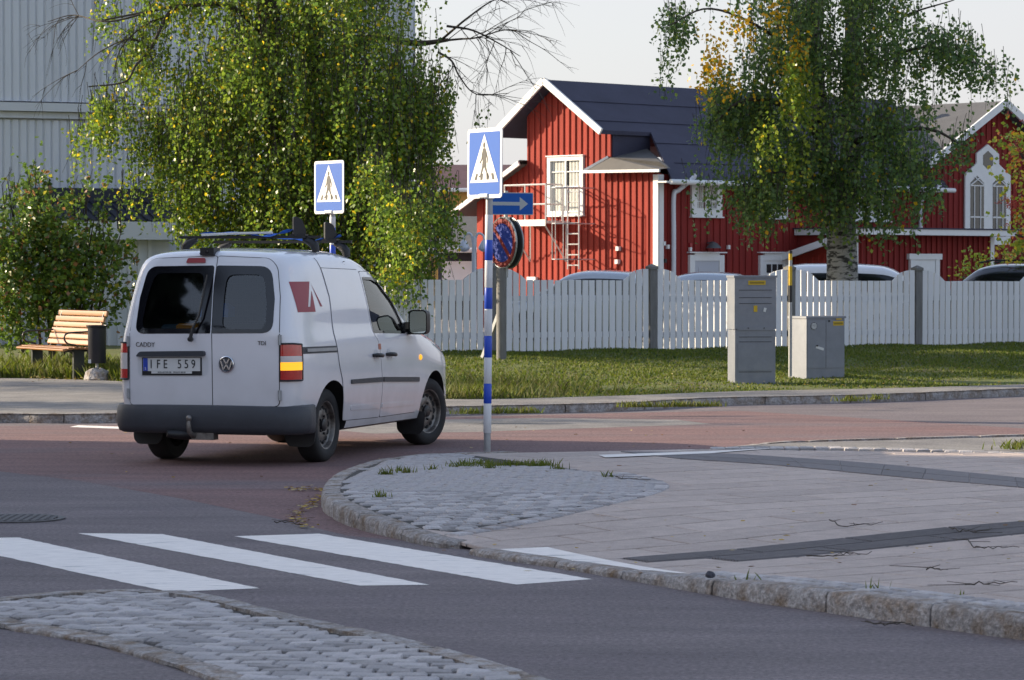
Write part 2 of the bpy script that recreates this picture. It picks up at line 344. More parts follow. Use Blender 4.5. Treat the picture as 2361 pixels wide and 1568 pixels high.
for i in range(-22, 30):
    rib = i == 0 or i == 1
    bw = RW if not rib else RW * .72
    off = i * RW if i < 0 else (i * RW * .72 if i < 2 else 2 * RW * .72 + (i - 2) * RW)
    for j in range(-16, 20):
        s0 = (j + (.5 if i % 2 else 0)) * RL
        q = [org + ja * (s0 + GAP / 2) + jb * (off + GAP / 2), org + ja * (s0 + RL - GAP / 2) + jb * (off + GAP / 2), org + ja * (s0 + RL - GAP / 2) + jb * (off + bw - GAP / 2), org + ja * (s0 + GAP / 2) + jb * (off + bw - GAP / 2)]
        q = clip(q, hreg)
        if len(q) < 3 or area(q) < .01: continue
        c = sum(q, Vector((0, 0))) / len(q)
        if all(inside(cob, p.x, p.y) for p in q): continue
        isb2 = inside(band2, c.x, c.y); ribbed = rib and s0 > .2
        jz = random.uniform(-.0012, .0006); mb = MB(); n = len(q); z = [hp(p.x, p.y) + jz for p in q]
        inner = [p + (c - p).normalized() * .007 for p in q]
        vs = [(p.x, p.y, hp(p.x, p.y) - .02) for p in q] + [(p.x, p.y, zz - .004) for p, zz in zip(q, z)] + [(p.x, p.y, zz) for p, zz in zip(inner, z)]
        mb.add(vs, [tuple(range(2 * n, 3 * n))] + [(a + k, a + (k + 1) % n, a + n + (k + 1) % n, a + n + k) for a in (0, n) for k in range(n)])
        if ribbed:
            for t in range(9):
                o_ = off + .02 + t * .0285
                r_ = clip([org + ja * (s0 + .012) + jb * o_, org + ja * (s0 + RL - .012) + jb * o_, org + ja * (s0 + RL - .012) + jb * (o_ + .014), org + ja * (s0 + .012) + jb * (o_ + .014)], hreg)
                if len(r_) > 2:
                    k_ = len(r_); mb.add([(p.x, p.y, hp(p.x, p.y) + dz) for dz in (-.004, .006) for p in r_], [tuple(range(k_, 2 * k_))] + [(q_, (q_ + 1) % k_, k_ + (q_ + 1) % k_, k_ + q_) for q_ in range(k_)])
        o = mb.build('ribbed_slab' if ribbed else 'paving_slab', M_slab_dark if ribbed else M_slab, pav); nsl += 1
# second dark band: its own slabs laid along the far kerb
up_, lo_ = [p for p in band2[:5]], [p for p in reversed(band2[5:])]
ua, la_ = resample([Vector((p.x, p.y, 0)) for p in up_], .5), resample([Vector((p.x, p.y, 0)) for p in lo_], .5); nb_ = min(len(ua), len(la_))
ua, la_ = resample(ua, sum((b - a).length for a, b in zip(ua, ua[1:])) / (nb_ - 1)), resample(la_, sum((b - a).length for a, b in zip(la_, la_[1:])) / (nb_ - 1))
for k in range(min(len(ua), len(la_)) - 1):
    for f0, f1 in ((.0, .49), (.51, 1.0)):
        q = [ua[k].lerp(la_[k], f0), ua[k + 1].lerp(la_[k + 1], f0), ua[k + 1].lerp(la_[k + 1], f1), ua[k].lerp(la_[k], f1)]; c = sum(q, Vector()) / 4; q = [p.lerp(c, .012) for p in q]
        MB().add([(p.x, p.y, hp(p.x, p.y) + dz) for dz in (-.01, .006) for p in q], [(4, 5, 6, 7), (7, 6, 5, 4)] if False else [(7, 6, 5, 4), (0, 1, 5, 4), (1, 2, 6, 5), (2, 3, 7, 6), (3, 0, 4, 7)]).build('dark_slab', M_slab_dark, pav)
# painted crossing bar continuing on the pavement slabs
pb = [P(x, y, z).to_2d() for x, y, z in ((1150, 1266, .034), (1262, 1261, .036), (1585, 1310, .075), (1480, 1317, .065))]
o = MB(); n = 14
for k in range(n):
    a, b = pb[0].lerp(pb[3], k / n), pb[1].lerp(pb[2], k / n); c_, d_ = pb[0].lerp(pb[3], (k + 1) / n), pb[1].lerp(pb[2], (k + 1) / n)
    cl = clip([a, c_, d_, b], hreg) or clip([b, d_, c_, a], hreg)
    if len(cl) > 2: o.add([(p.x, p.y, hp(p.x, p.y) + .0022) for p in cl], [tuple(range(len(cl)))])
S(o.build('crossing_stripe', M_white_line))

# kerb stones: each stone swept along the kerb line
def kerb(line, hts, width, step, parent, name='kerb_stone', side=1, m=M_granite, rd=.03):
    path = resample(line, .06); L = [0]
    for a, b in zip(path, path[1:]): L.append(L[-1] + (b - a).length)
    tot = L[-1]; cuts = [0]
    while cuts[-1] < tot - step * .5: cuts.append(cuts[-1] + step * random.uniform(.82, 1.15))
    cuts[-1] = tot
    def pos(s):
        s = min(max(s, 0), tot); k = min(len(path) - 2, max(0, int(np.searchsorted(L, s)) - 1)); t = (s - L[k]) / max(1e-9, L[k + 1] - L[k])
        p = path[k].lerp(path[k + 1], t); d = (path[min(k + 2, len(path) - 1)] - path[max(k - 1, 0)]); d.z = 0; d.normalize(); return p, Vector((-d.y, d.x, 0)) * side
    for a, b in zip(cuts, cuts[1:]):
        a += .006; b -= .006; n = max(2, int((b - a) / .11)); mb = MB(); rows = []
        jt = random.uniform(-.003, .003)
        for k in range(n + 1):
            s = a + (b - a) * k / n; p, nn = pos(s); h = (hts(s / tot) if hts else hp(p.x, p.y) + .007) + jt * (k / n - .5); e = .012 if k in (0, n) else 0
            j = lambda w=.005: random.uniform(-w, w)
            prof = [(0 + e, -.03), (0 + e + j(), h * .5), (.004 + e + j(), max(.004, h - rd)), (rd * .45 + e, h - rd * .3 + j(.003)), (rd * 1.1 + e, h - e * .5 + j(.002)), (width, h - e * .4 + .001), (width, -.03)]
            rows.append([(p.x + nn.x * q[0], p.y + nn.y * q[0], q[1]) for q in prof])
        w = len(rows[0]); mb.add([v for r in rows for v in r], [(k * w + i, (k + 1) * w + i, (k + 1) * w + i + 1, k * w + i + 1) for k in range(n) for i in range(w - 1)] + [tuple(range(w)), tuple(range(n * w, (n + 1) * w))[::-1]])
        mb.build(name, m, parent, smooth=50)
kerb(near, None, .13, .85, pav)
kerb(arc, None, .13, .8, pav, side=-1)
farl = smooth_path([P(1190, 1056), P(1420, 1050), P(1640, 1041), P(1800, 1024), P(2050, 1016), P(2361, 1007), P(2620, 1001)])
kerb(farl, lambda t: .03, .11, .9, pav, side=-1)
# row of setts behind the kerb, cobbled nose, and the white line of setts along the far edge
def sett_mesh(lx, ly, h=.05):
    x, y = lx / 2, ly / 2; vs = []
    for z, i in ((-h, 0), (-.008, 0), (0.0, .008)):
        for a, b in ((-1, -1), (1, -1), (1, 1), (-1, 1)): vs.append((a * (x - i) + random.uniform(-.005, .005), b * (y - i) + random.uniform(-.005, .005), z + (random.uniform(-.002, .002) if z == 0 else 0)))
    vs.append((random.uniform(-.01, .01), random.uniform(-.01, .01), .003))
    mb = MB().add(vs, [(a + k, a + (k + 1) % 4, a + 4 + (k + 1) % 4, a + 4 + k) for a in (0, 4) for k in range(4)] + [(8 + k, 8 + (k + 1) % 4, 12) for k in range(4)])
    return mb.mesh('sett', M_sett, smooth=35)
SM = [sett_mesh(.106, .093) for _ in range(6)]; SMB = [sett_mesh(.150, .105) for _ in range(6)]
def sett_field(poly, d, px, py, zf, parent, meshes, limit=300, arc_r=None, jit=.004, guard=None):
    d = Vector(d).normalized(); e = Vector((-d.y, d.x)); c = sum(poly, Vector((0, 0))) / len(poly); items = []
    for i in range(-70, 71):
        for j in range(-70, 71):
            u, v = (i + (.5 if j % 2 else 0)) * px, j * py
            if arc_r: v += u * u / (2 * arc_r)
            p = c + d * u + e * v + Vector((random.uniform(-jit, jit), random.uniform(-jit, jit)))
            if inside(poly, p.x, p.y) and (guard is None or all(inside(guard, p.x + a_, p.y + b_) for a_, b_ in ((-.05, 0), (.05, 0), (0, -.05), (0, .05)))): items.append((p, math.atan2(d.y, d.x) + (math.atan(u / arc_r) if arc_r else 0) + random.uniform(-.03, .03)))
    items.sort(key=lambda q: q[0].y); rest = MB()
    for k, (p, a) in enumerate(items):
        z = zf(p.x, p.y) + random.uniform(-.003, .003); rot = (random.uniform(-.05, .05), random.uniform(-.05, .05), a)
        if k < limit: inst('sett', random.choice(meshes), parent, (p.x, p.y, z), rot=rot, scale=(random.uniform(.95, 1.03), random.uniform(.95, 1.03), 1))
        else:
            me = random.choice(meshes); T = Matrix.Translation((p.x, p.y, z)) @ Matrix.Rotation(a, 4, 'Z')
            rest.add([T @ v.co for v in me.vertices], [tuple(f.vertices) for f in me.polygons])
    if rest.v: tag(rest.build('setts', M_sett, parent, smooth=35), kind='stuff')
    return len(items)
cobb = S(grid_sheet('cobbled_nose', clip(hull(cob), hreg), lambda x, y: hp(x, y) + .0015, M_mortar, .3))
n1 = sett_field(cob, ja.lerp(Vector((1, 0)), .3), .112, .100, lambda x, y: hp(x, y) + .010, cobb, SM, 300, arc_r=6, guard=hreg)
# border setts round the cobbled nose on the paving side
bd = resample([Vector((p.x, p.y, 0)) for p in smooth_path([P(*q, Z9) for q in ((1430, 1096), (1520, 1120), (1505, 1140), (1400, 1166), (1250, 1195), (1050, 1219), (940, 1228))], 6)], .17)
for a, b in zip(bd, bd[1:]):
    c = (a + b) / 2
    if not all(inside(hreg, c.x + a_, c.y + b_) for a_, b_ in ((-.09, 0), (.09, 0), (0, -.09), (0, .09))): continue
    inst('border_sett', random.choice(SMB), cobb, (c.x, c.y, hp(c.x, c.y) + .010), rz=math.atan2(b.y - a.y, b.x - a.x))
inr = [near[k] for k in range(len(near))]
off = []
for a, b in zip(inr, inr[1:]):
    d = (b - a).normalized(); off.append(a + Vector((-d.y, d.x, 0)) * .19)
for w_ in (0, .115):
    o2 = []
    for a, b in zip(off, off[1:]): d = (b - a).normalized(); o2.append(a + Vector((-d.y, d.x, 0)) * w_)
    rs = resample(o2[27:], .125)
    for a, b in zip(rs, rs[1:]):
        c = (a + b) / 2; inst('sett', random.choice(SM), pav, (c.x, c.y, hp(c.x, c.y) + .012), rz=math.atan2(b.y - a.y, b.x - a.x) + random.uniform(-.06, .06), scale=(1.05, 1, 1))
bl = resample([P(*q, Z9) for q in ((1640, 1036), (1900, 1034), (2100, 1039), (2361, 1048), (2560, 1053))], .13)
for a, b in zip(bl, bl[1:]):
    c = (a + b) / 2
    for w_ in (.06, .17): inst('sett', random.choice(SM), pav, (c.x, c.y + w_, .098), rz=random.uniform(-.1, .1), scale=(1.1, 1, 1))
verge = S(sheet('side_strip', [P(1640, 1034, .07), P(1820, 1022, .07), P(2361, 1008, .07), P(2620, 1003, .07), P(2620, 1052, .07), P(2361, 1046, .07), P(1900, 1033, .07)], .075, M_asph_far))
# white edge line on the far crossing
S(sheet('edge_line', [P(1395, 1058, .1), P(1640, 1048, .1), P(1790, 1036, .1), P(1640, 1043, .1), P(1380, 1052, .1)], .1122, M_white_line))
S(sheet('far_crossing_stripe', [P(1185, 1056), P(1300, 1048), P(1640, 1039), P(1640, 1036), P(1350, 1042), P(1240, 1048)], .0024, M_white_line))

# --- traffic refuge at the lower left
isl_top = smooth_path([P(-260, 1440), P(-120, 1402), P(0, 1386), P(150, 1372), P(400, 1369), P(560, 1396), P(700, 1432), P(850, 1462), P(1000, 1497), P(1130, 1533), P(1250, 1570), P(1420, 1630)])
isl_bot = smooth_path([P(-260, 1442), P(-120, 1424), P(0, 1450), P(125, 1470), P(250, 1497), P(380, 1535), P(500, 1578), P(620, 1640), P(800, 1740)])
poly = [p.to_2d() for p in isl_top] + [p.to_2d() for p in reversed(isl_bot)]
isl = S(MB().add([(p.x, p.y, .003) for p in poly], [tuple(range(len(poly)))]).build('traffic_refuge', M_mortar))
kerb(isl_top, lambda t: .022, .13, .9, isl, side=-1, rd=.012)
kerb(isl_bot, lambda t: .022, .13, .9, isl, side=1, rd=.012)
def shrink(line, d, sgn):
    o = []
    for a, b in zip(line, line[1:]): v = (b - a).normalized(); o.append((a + Vector((-v.y, v.x, 0)) * d * sgn).to_2d())
    return o
ip = shrink(isl_top, .17, -1) + list(reversed(shrink(isl_bot, .17, 1)))
vis = [p for p in ip]
dd = (P(1000, 1497) - P(400, 1369)).to_2d().normalized()
n2 = sett_field(ip, Vector((dd.x, dd.y)).lerp(Vector((1, 0)), .75), .158, .112, lambda x, y: .022, isl, SMB, 300, arc_r=6)
print('slabs', nsl, 'setts', n1, n2)

# --- far side: kerb, footway, grass bank
fk = smooth_path([P(-900, 985), P(-300, 978), P(0, 975), P(165, 976), P(600, 968), P(1060, 957), P(1430, 948), P(1640, 936), P(2000, 928), P(2361, 913), P(2900, 893)])
ge = smooth_path([P(-900, 890, .1), P(-300, 880, .1), P(0, 872, .1), P(300, 880, .1), P(700, 905, .1), P(1040, 920, .1), P(1400, 913, .1), P(1700, 902, .1), P(2000, 896, .1), P(2361, 886, .1), P(2900, 868, .1)])
FA = Vector((-.95, 47.4, .35)); FB = Vector((8.44, 52.8, .307)); fdir = (FB - FA); fdir.z = 0; fdir.normalize(); fnor = Vector((fdir.y, -fdir.x, 0))   # fence line
foot = S(MB().add([(p.x, p.y, .10) for p in fk + list(reversed(ge))], [tuple(range(len(fk) + len(ge)))]).build('footway', M_asph_far))
kerb(fk, lambda t: .103, .12, 1.2, foot, side=1)
gx = [p.x for p in ge]; gy = [p.y for p in ge]
def gedge(x): return float(np.interp(x, gx, gy))
def zbank(x, y):
    y0 = gedge(x); yf = FA.y + (x - FA.x) * fdir.y / fdir.x
    yf = max(yf, y0 + 3)
    t = min(1, max(0, (y - y0) / (yf - y0)))
    z = .085 + (.345 - .085) * (t * t * (3 - 2 * t)) + .018 * math.sin(x * 2.1 + y) * min(1, t * 5)
    if y > yf: z = .345 - .2 * min(1, (y - yf) / 3)
    if x < -2.2: z = z * (1 - min(1, (-2.2 - x) / 2)) + (.085 + .12 * t) * min(1, (-2.2 - x) / 2)
    return z
xs = np.linspace(-16, 16, 90); vsb = []; cols = 46
for x in xs:
    y0 = gedge(x) - .05
    for k in range(cols):
        y = y0 + (k / (cols - 1)) ** 1.3 * 26; vsb.append((x, y, zbank(x, y) + (random.uniform(-.01, .012) if k > 0 else -.02)))
fb = [(i * cols + j, (i + 1) * cols + j, (i + 1) * cols + j + 1, i * cols + j + 1) for i in range(len(xs) - 1) for j in range(cols - 1)]
S(MB().add(vsb, fb).build('grass_bank', M_soil, smooth=80))
S(sheet('yard', [(-40, 62), (60, 62), (60, 140), (-40, 140)], .10, M_asph_far))
# grass blades
def blades(name, pts, hmin, hmax, w=.012, mi_w=(.4, .3, .15, .15), label=None, cat='grass'):
    n = len(pts); pts = np.array(pts); a = rng.uniform(0, 2 * np.pi, n); h = rng.uniform(hmin, hmax, n); ln = rng.uniform(.1, .8, n) * h; b = rng.uniform(0, 2 * np.pi, n)
    dx = np.stack([np.cos(a), np.sin(a), np.zeros(n)], 1) * w; tip = np.stack([np.cos(b) * ln, np.sin(b) * ln, h], 1)
    V = np.concatenate([pts - dx, pts + dx, pts + tip * .6 + dx * .6, pts + tip * np.array([1.2, 1.2, 1])], 0)
    i = np.arange(n); Fq = np.stack([i, i + n, i + 2 * n, i + 3 * n], 1)
    o = np_mesh(name, V, Fq, G_leafgrass, rng.choice(4, n, p=mi_w)); return tag(o, label, cat, kind='stuff')
pts = []
while len(pts) < 85000:
    x = random.uniform(-9, 11); y0 = gedge(x); y = y0 + random.random() * 13
    v = math.sin(x * 1.7 + 3 * math.sin(y * .8)) + math.sin(y * 1.9 + x * .6)
    t = (y - y0) / 13
    if t < .22 and v > random.uniform(-1.5, 1.6): continue
    if y < FA.y + (x - FA.x) * fdir.y / fdir.x + .5: pts.append((x, y, zbank(x, y)))
blades('bank_grass', pts, .012, .042, .013, label='short green grass covering the bank below the white fence', cat='grass')
pts = []
for _ in range(2600):
    x = random.gauss(-.6, .7); y = gedge(x) + abs(random.gauss(0, 1.6)); pts.append((x, y, zbank(x, y)))
blades('dry_tall_grass', pts, .07, .22, .010, (.2, .3, .45, .05), 'tall yellowing grass on the bank beside the van', 'grass')
pts = []
for _ in range(9000):
    x = random.uniform(-9.5, -3.5); y = gedge(x) + .12 + abs(random.gauss(0, 1.3)); pts.append((x, y, zbank(x, y)))
blades('verge_grass', pts, .06, .26, .014, (.35, .4, .2, .05), 'green grass growing under and behind the bench', 'grass')
# weeds along joints and at the sign pole
pts = []
def tuft(x, y, z, n, r, pts=pts):
    p = P(x, y, z)
    for _ in range(n): pts.append((p.x + random.gauss(0, r), p.y + random.gauss(0, r * .5), z))
for x in range(1050, 1275, 9): tuft(x, random.uniform(1071, 1078), .11, 26, .05)
for x, y, n in ((890, 1094, 60), (940, 1090, 40), (885, 1146, 30), (920, 1086, 25), (1000, 1083, 20), (1130, 1080, 40), (1400, 1100, 22), (1290, 1082, 25), (2010, 1357, 8), (1730, 1337, 6), (2225, 1372, 4)): tuft(x, y, .115, n, .03)
blades('joint_weeds', pts, .015, .065, .005, (.3, .5, .15, .05), 'small weeds growing in the paving joints round the sign pole', 'weeds')
pts = []
for x in list(range(1060, 1240, 5)) + list(range(1440, 1660, 5)): tuft(x, (957 if x < 1300 else 945) - (x - 1060) * .008 - 3, .105, 10, .06, pts)
for x, y in ((1960, 925), (2020, 921), (2350, 1032), (2340, 1036), (2361, 1030)): tuft(x, y, .105, 60, .09, pts)
blades('kerb_weeds', pts, .03, .09, .008, (.3, .4, .25, .05), 'low weeds along the far kerb', 'weeds')
# ------------------------------------------------------------------ vehicles
M_paint = mat('white_paint', (.76, .76, .79), .22, coat=1.0, var=.03, vscale=2.5)
nt = M_paint.node_tree; pb0 = nt.nodes['Principled BSDF']; src_ = pb0.inputs['Base Color'].links[0].from_socket        # road film on the lower panels
tc_ = nt.nodes.new('ShaderNodeTexCoord'); sx_ = nt.nodes.new('ShaderNodeSeparateXYZ'); mr_ = nt.nodes.new('ShaderNodeMapRange'); nz_ = nt.nodes.new('ShaderNodeTexNoise'); ml_ = nt.nodes.new('ShaderNodeMath'); mx_ = nt.nodes.new('ShaderNodeMix')
nz_.inputs['Scale'].default_value = 3.5; nz_.inputs['Detail'].default_value = 8; ml_.operation = 'MULTIPLY'; mx_.data_type = 'RGBA'; mx_.inputs[7].default_value = (.33, .30, .27, 1); mr_.inputs[1].default_value = .95; mr_.inputs[2].default_value = .25; mr_.inputs[3].default_value = 0; mr_.inputs[4].default_value = .75
for a_, b_ in ((tc_.outputs['Object'], sx_.inputs[0]), (sx_.outputs['Z'], mr_.inputs[0]), (tc_.outputs['Object'], nz_.inputs['Vector']), (mr_.outputs[0], ml_.inputs[0]), (nz_.outputs[0], ml_.inputs[1]), (ml_.outputs[0], mx_.inputs[0]), (src_, mx_.inputs[6]), (mx_.outputs[2], pb0.inputs['Base Color'])): nt.links.new(a_, b_)
M_silver = mat('silver_paint', (.45, .48, .52), .25, .5, coat=.8)
M_navy = mat('dark_paint', (.022, .026, .04), .22, .2, coat=1)
M_plastic = mat('grey_plastic', (.042, .046, .056), .5, bump=.3, bscale=300, var=.15, vscale=5)
M_tyre = mat('tyre_rubber', (.016, .016, .017), .8, bump=.3, bscale=150)
M_steel = mat('wheel_steel', (.22, .205, .19), .5, .7, var=.35, vscale=9, col2=(.055, .045, .04), c2scale=6, c2lo=.45, c2hi=.65)
M_chrome = mat('chrome', (.75, .76, .78), .12, 1)
M_glass = glass_mat('window_glass', (.62, .66, .68)); M_glass_d = glass_mat('tinted_glass', (.58, .61, .66))
M_frit = mat('glass_edge', (.006, .006, .009), .06, spec=.6)
M_seam = mat('panel_gap', (.006, .006, .007), .9)
M_red = mat('lamp_red', (.50, .012, .010), .15, coat=1, var=.15, vscale=40)
M_lampw = mat('lamp_clear', (.62, .58, .56), .15, coat=1)
M_amber = mat('lamp_amber_lit', (.95, .5, .02), .3, emit=(1, .42, .02), estr=.42)
M_inner = mat('van_interior', (.07, .075, .085), .8)
M_seat = mat('seat_cloth', (.035, .04, .05), .9)
def loft(name, sec, tab, mats, ys, shear=None, nsec=60, inset=0.0):
    """closed body skin: sec = half section (x share, z) for a car 1.10 m to the belt, tab rows = (y, half width, top z, belt z, bottom z)"""
    s = [0]
    for a, b in zip(sec, sec[1:]): s.append(s[-1] + math.hypot((b[0] - a[0]) * .85, b[1] - a[1]))
    tx = [(q, p[0]) for q, p in zip(s, sec)]; tz = [(q, p[1]) for q, p in zip(s, sec)]
    half = [(interp(tx, s[-1] * k / nsec), interp(tz, s[-1] * k / nsec)) for k in range(nsec + 1)]
    zB, zT, z0 = 1.10, sec[-1][1], sec[0][1]; rows = []
    for y in ys:
        w, zt, zb, zl = (interp(tab, y, c) for c in (1, 2, 3, 4)); w -= inset; zt -= inset; zl += inset * 1.0
        row = []
        for fx, z in half:
            zz = zl + (z - z0) * (zb - zl) / (zB - z0) if z <= zB else zb + (z - zB) * (zt - zb) / (zT - zB)
            row.append((fx * w, y + (shear(y, zz) if shear else 0), zz))
        rows.append(row + [(-x, yy, z) for x, yy, z in row[-2:0:-1]])
    n = len(rows[0]); V = [v for r in rows for v in r]; m = len(half)
    Fc = [(i * n + k, i * n + (k + 1) % n, (i + 1) * n + (k + 1) % n, (i + 1) * n + k) for i in range(len(rows) - 1) for k in range(n)]
    for b, fl in ((0, True), ((len(rows) - 1) * n, False)):                     # end caps, left joined to right
        for k in range(m - 1):
            q = [b + k, b + k + 1] + ([b + n - k - 1] if k + 1 < m - 1 else []) + ([b + (n - k) % n] if k > 0 else [])
            q = list(dict.fromkeys(q)); Fc.append(tuple(q if fl else q[::-1]))
    bm = bmesh.new(); vv = [bm.verts.new(v) for v in V]
    for f in Fc:
        try: bm.faces.new([vv[i] for i in f])
        except ValueError: pass
    bmesh.ops.recalc_face_normals(bm, faces=bm.faces); me = bpy.data.meshes.new(name); bm.to_mesh(me); bm.free()
    for q in mats: me.materials.append(q)
    return me
VSEC = [(0, .25), (.5, .25), (.86, .25), (.925, .265), (.955, .33), (.972, .42), (.995, .56), (1, .70), (1, .85), (.994, .98), (.978, 1.08), (.962, 1.15), (.938, 1.32), (.902, 1.50), (.872, 1.63), (.838, 1.715), (.775, 1.768), (.64, 1.802), (.40, 1.820), (0, 1.826)]
VTAB = [(-.82, .695, 1.765, 1.10, .36), (-.805, .735, 1.782, 1.10, .34), (-.76, .776, 1.80, 1.10, .31), (-.66, .806, 1.812, 1.10, .27), (-.4, .832, 1.826, 1.10, .25), (0, .845, 1.832, 1.10, .25), (.5, .85, 1.826, 1.10, .25), (.8, .85, 1.805, 1.10, .25),
        (1.0, .85, 1.768, 1.10, .25), (1.25, .85, 1.682, 1.10, .25), (1.59, .848, 1.515, 1.10, .25), (1.92, .846, 1.315, 1.095, .25), (2.10, .845, 1.19, 1.075, .25), (2.2, .844, 1.135, 1.06, .25), (2.5, .84, 1.075, .985, .25),
        (2.8, .828, 1.03, .91, .25), (3.1, .785, .975, .83, .25), (3.3, .71, .92, .76, .25), (3.42, .61, .86, .71, .26), (3.5, .44, .78, .65, .28), (3.53, .25, .70, .60, .32)]
def vshear(y, z): return .27 * max(0, z - 1.12) * min(1, max(0, (-.25 - y) / .4)) if z < 3 else 0
ys = [-.82, -.815, -.805, -.79, -.765, -.73, -.68, -.6, -.5] + list(np.linspace(-.4, 2.0, 26)) + list(np.linspace(2.1, 3.2, 14)) + [3.28, 3.35, 3.4, 3.44, 3.47, 3.5, 3.52, 3.53]
van = thing('delivery_van', 'white panel van turning right, seen from behind with its indicator lit', 'van', (0, 0, 0))
vyaw = R(17.86); van.location = (-2.347 + .02 * math.cos(vyaw), 26.178 - .02 * math.sin(vyaw), 0); van.rotation_euler = (0, 0, -vyaw)
skin = loft('body', VSEC, VTAB, [M_paint, M_dark, M_inner], ys, vshear)
bm = bmesh.new(); bm.from_mesh(skin); BV = BVHTree.FromBMesh(bm); bm.free()
def hit(axis, a, b):
    if axis == 'rear': r = BV.ray_cast(Vector((a, -4, b)), Vector((0, 1, 0)))
    elif axis == 'right': r = BV.ray_cast(Vector((4, a, b)), Vector((-1, 0, 0)))
    elif axis == 'left': r = BV.ray_cast(Vector((-4, a, b)), Vector((1, 0, 0)))
    else: r = BV.ray_cast(Vector((a, 8, b)), Vector((0, -1, 0)))
    if r[0] is None: r = BV.find_nearest(Vector((a, -.8, b)) if axis == 'rear' else Vector((.8, a, b)) if axis == 'right' else Vector((-.8, a, b)) if axis == 'left' else Vector((a, 1.5, b)))
    return r[0], r[1]
def dens(poly, st):
    out = []
    for i in range(len(poly)):
        a, b = Vector(poly[i]).to_2d(), Vector(poly[(i + 1) % len(poly)]).to_2d(); n = max(1, int((b - a).length / st))
        out += [a.lerp(b, k / n) for k in range(n)]
    return out
def patch(name, axis, poly, off, m, parent, holes=(), st=.06, th=0.0, smooth=True):
    """a panel that follows the body skin inside poly, lifted by off, with edge walls th deep"""
    loops = [dens(poly, st)] + [dens(h, st) for h in holes]; P2 = []; E2 = []
    for lp in loops:
        o = len(P2); P2 += lp; E2 += [(o + i, o + (i + 1) % len(lp)) for i in range(len(lp))]
    xs_, ys_ = [p.x for p in loops[0]], [p.y for p in loops[0]]; nb = len(P2)
    a = min(xs_) + st / 2
    while a < max(xs_):
        b = min(ys_) + st / 2
        while b < max(ys_):
            if inside(loops[0], a, b) and not any(inside(h, a, b) for h in loops[1:]) and min((p.x - a) ** 2 + (p.y - b) ** 2 for p in P2[:nb]) > (st * .5) ** 2: P2.append(Vector((a, b)))
            b += st
        a += st
    V, E, T, *_ = geometry.delaunay_2d_cdt(P2, E2, [], 0, 1e-5)
    keep = []
    for t in T:
        cx, cy = sum(V[i].x for i in t) / 3, sum(V[i].y for i in t) / 3
        if inside(loops[0], cx, cy) and not any(inside(h, cx, cy) for h in loops[1:]): keep.append(t)
    pos = []; nrm = []
    for v in V:
        p, n = hit(axis, v.x, v.y); pos.append(p + n * off); nrm.append(n)
    out = Vector({'rear': (0, -1, 0), 'right': (1, 0, 0), 'left': (-1, 0, 0), 'front': (0, 1, 0)}[axis])
    fs = []
    for t in keep:
        q = tuple(t); n = (pos[q[1]] - pos[q[0]]).cross(pos[q[2]] - pos[q[0]]); fs.append(q if n.dot(out) > 0 else q[::-1])
    vs = [tuple(p) for p in pos]
    if th:
        cnt = {}
        for f in fs:
            for i in range(3):
                e = (f[i], f[(i + 1) % 3]); k = tuple(sorted(e)); cnt.setdefault(k, []).append(e)
        low = {}
        for k, es in cnt.items():
            if len(es) == 1:
                a_, b_ = es[0]
                for q in (a_, b_):
                    if q not in low: low[q] = len(vs); vs.append(tuple(pos[q] - nrm[q] * th))
                fs.append((b_, a_, low[a_], low[b_]))
    return MB().add(vs, fs).build(name, m, parent, smooth=35 if smooth else False)
def grow(poly, d):
    c = sum((Vector(p).to_2d() for p in poly), Vector((0, 0))) / len(poly); n = len(poly); out = []
    ar = sum(poly[i][0] * poly[(i + 1) % n][1] - poly[(i + 1) % n][0] * poly[i][1] for i in range(n)); s = 1 if ar > 0 else -1
    for i in range(n):
        a, p, b = Vector(poly[i - 1]).to_2d(), Vector(poly[i]).to_2d(), Vector(poly[(i + 1) % n]).to_2d()
        n1 = Vector(((p - a).y, -(p - a).x)).normalized(); n2 = Vector(((b - p).y, -(b - p).x)).normalized(); m = (n1 + n2)
        m = m.normalized() * min(2, 1 / max(.4, m.length / 2)) if m.length > 1e-6 else n1
        out.append(tuple(p + m * d * s))
    return out
# outlines read off the photograph (rear: x,z; side: y,z)
dL = round_poly([(-.672, .505), (.079, .505), (.071, 1.11), (.048, 1.50), (.056, 1.755), (-.525, 1.735), (-.602, 1.665), (-.645, 1.42), (-.672, 1.10)], [.04, .01, 0, 0, .02, .05, .05, 0, 0])
dR = round_poly([(.087, .505), (.680, .51), (.680, 1.10), (.652, 1.42), (.605, 1.665), (.528, 1.735), (.064, 1.755), (.056, 1.50), (.079, 1.11)], [.01, .04, 0, 0, .05, .05, .02, 0, 0])
wL = round_poly([(-.622, 1.105), (.062, 1.112), (.042, 1.50), (.036, 1.675), (-.562, 1.668), (-.612, 1.40)], [.08, .01, 0, .02, .085, 0])
wR = round_poly([(.080, 1.112), (.622, 1.118), (.612, 1.40), (.556, 1.668), (.062, 1.675), (.058, 1.50)], [.01, .09, 0, .10, .02, 0])
dS = round_poly([(.285, .343), (1.184, .332), (1.168, .667), (1.10, 1.0), (.972, 1.10), (.872, 1.60), (.852, 1.640), (-.012, 1.655), (.067, 1.41), (.055, 1.107), (.13, .83), (.2, .70)], [.02, .02, 0, .06, .03, 0, .02, .01, 0, .03, 0, 0])
dF = round_poly([(1.196, .332), (2.165, .336), (2.165, .62), (2.118, 1.01), (2.02, 1.085), (1.93, 1.19), (1.76, 1.40), (1.48, 1.575), (1.2, 1.622), (.882, 1.625), (.984, 1.10), (1.11, 1.0), (1.18, .667)], [.02, .03, 0, .04, .02, 0, .05, .1, .05, .03, .03, .06, 0])
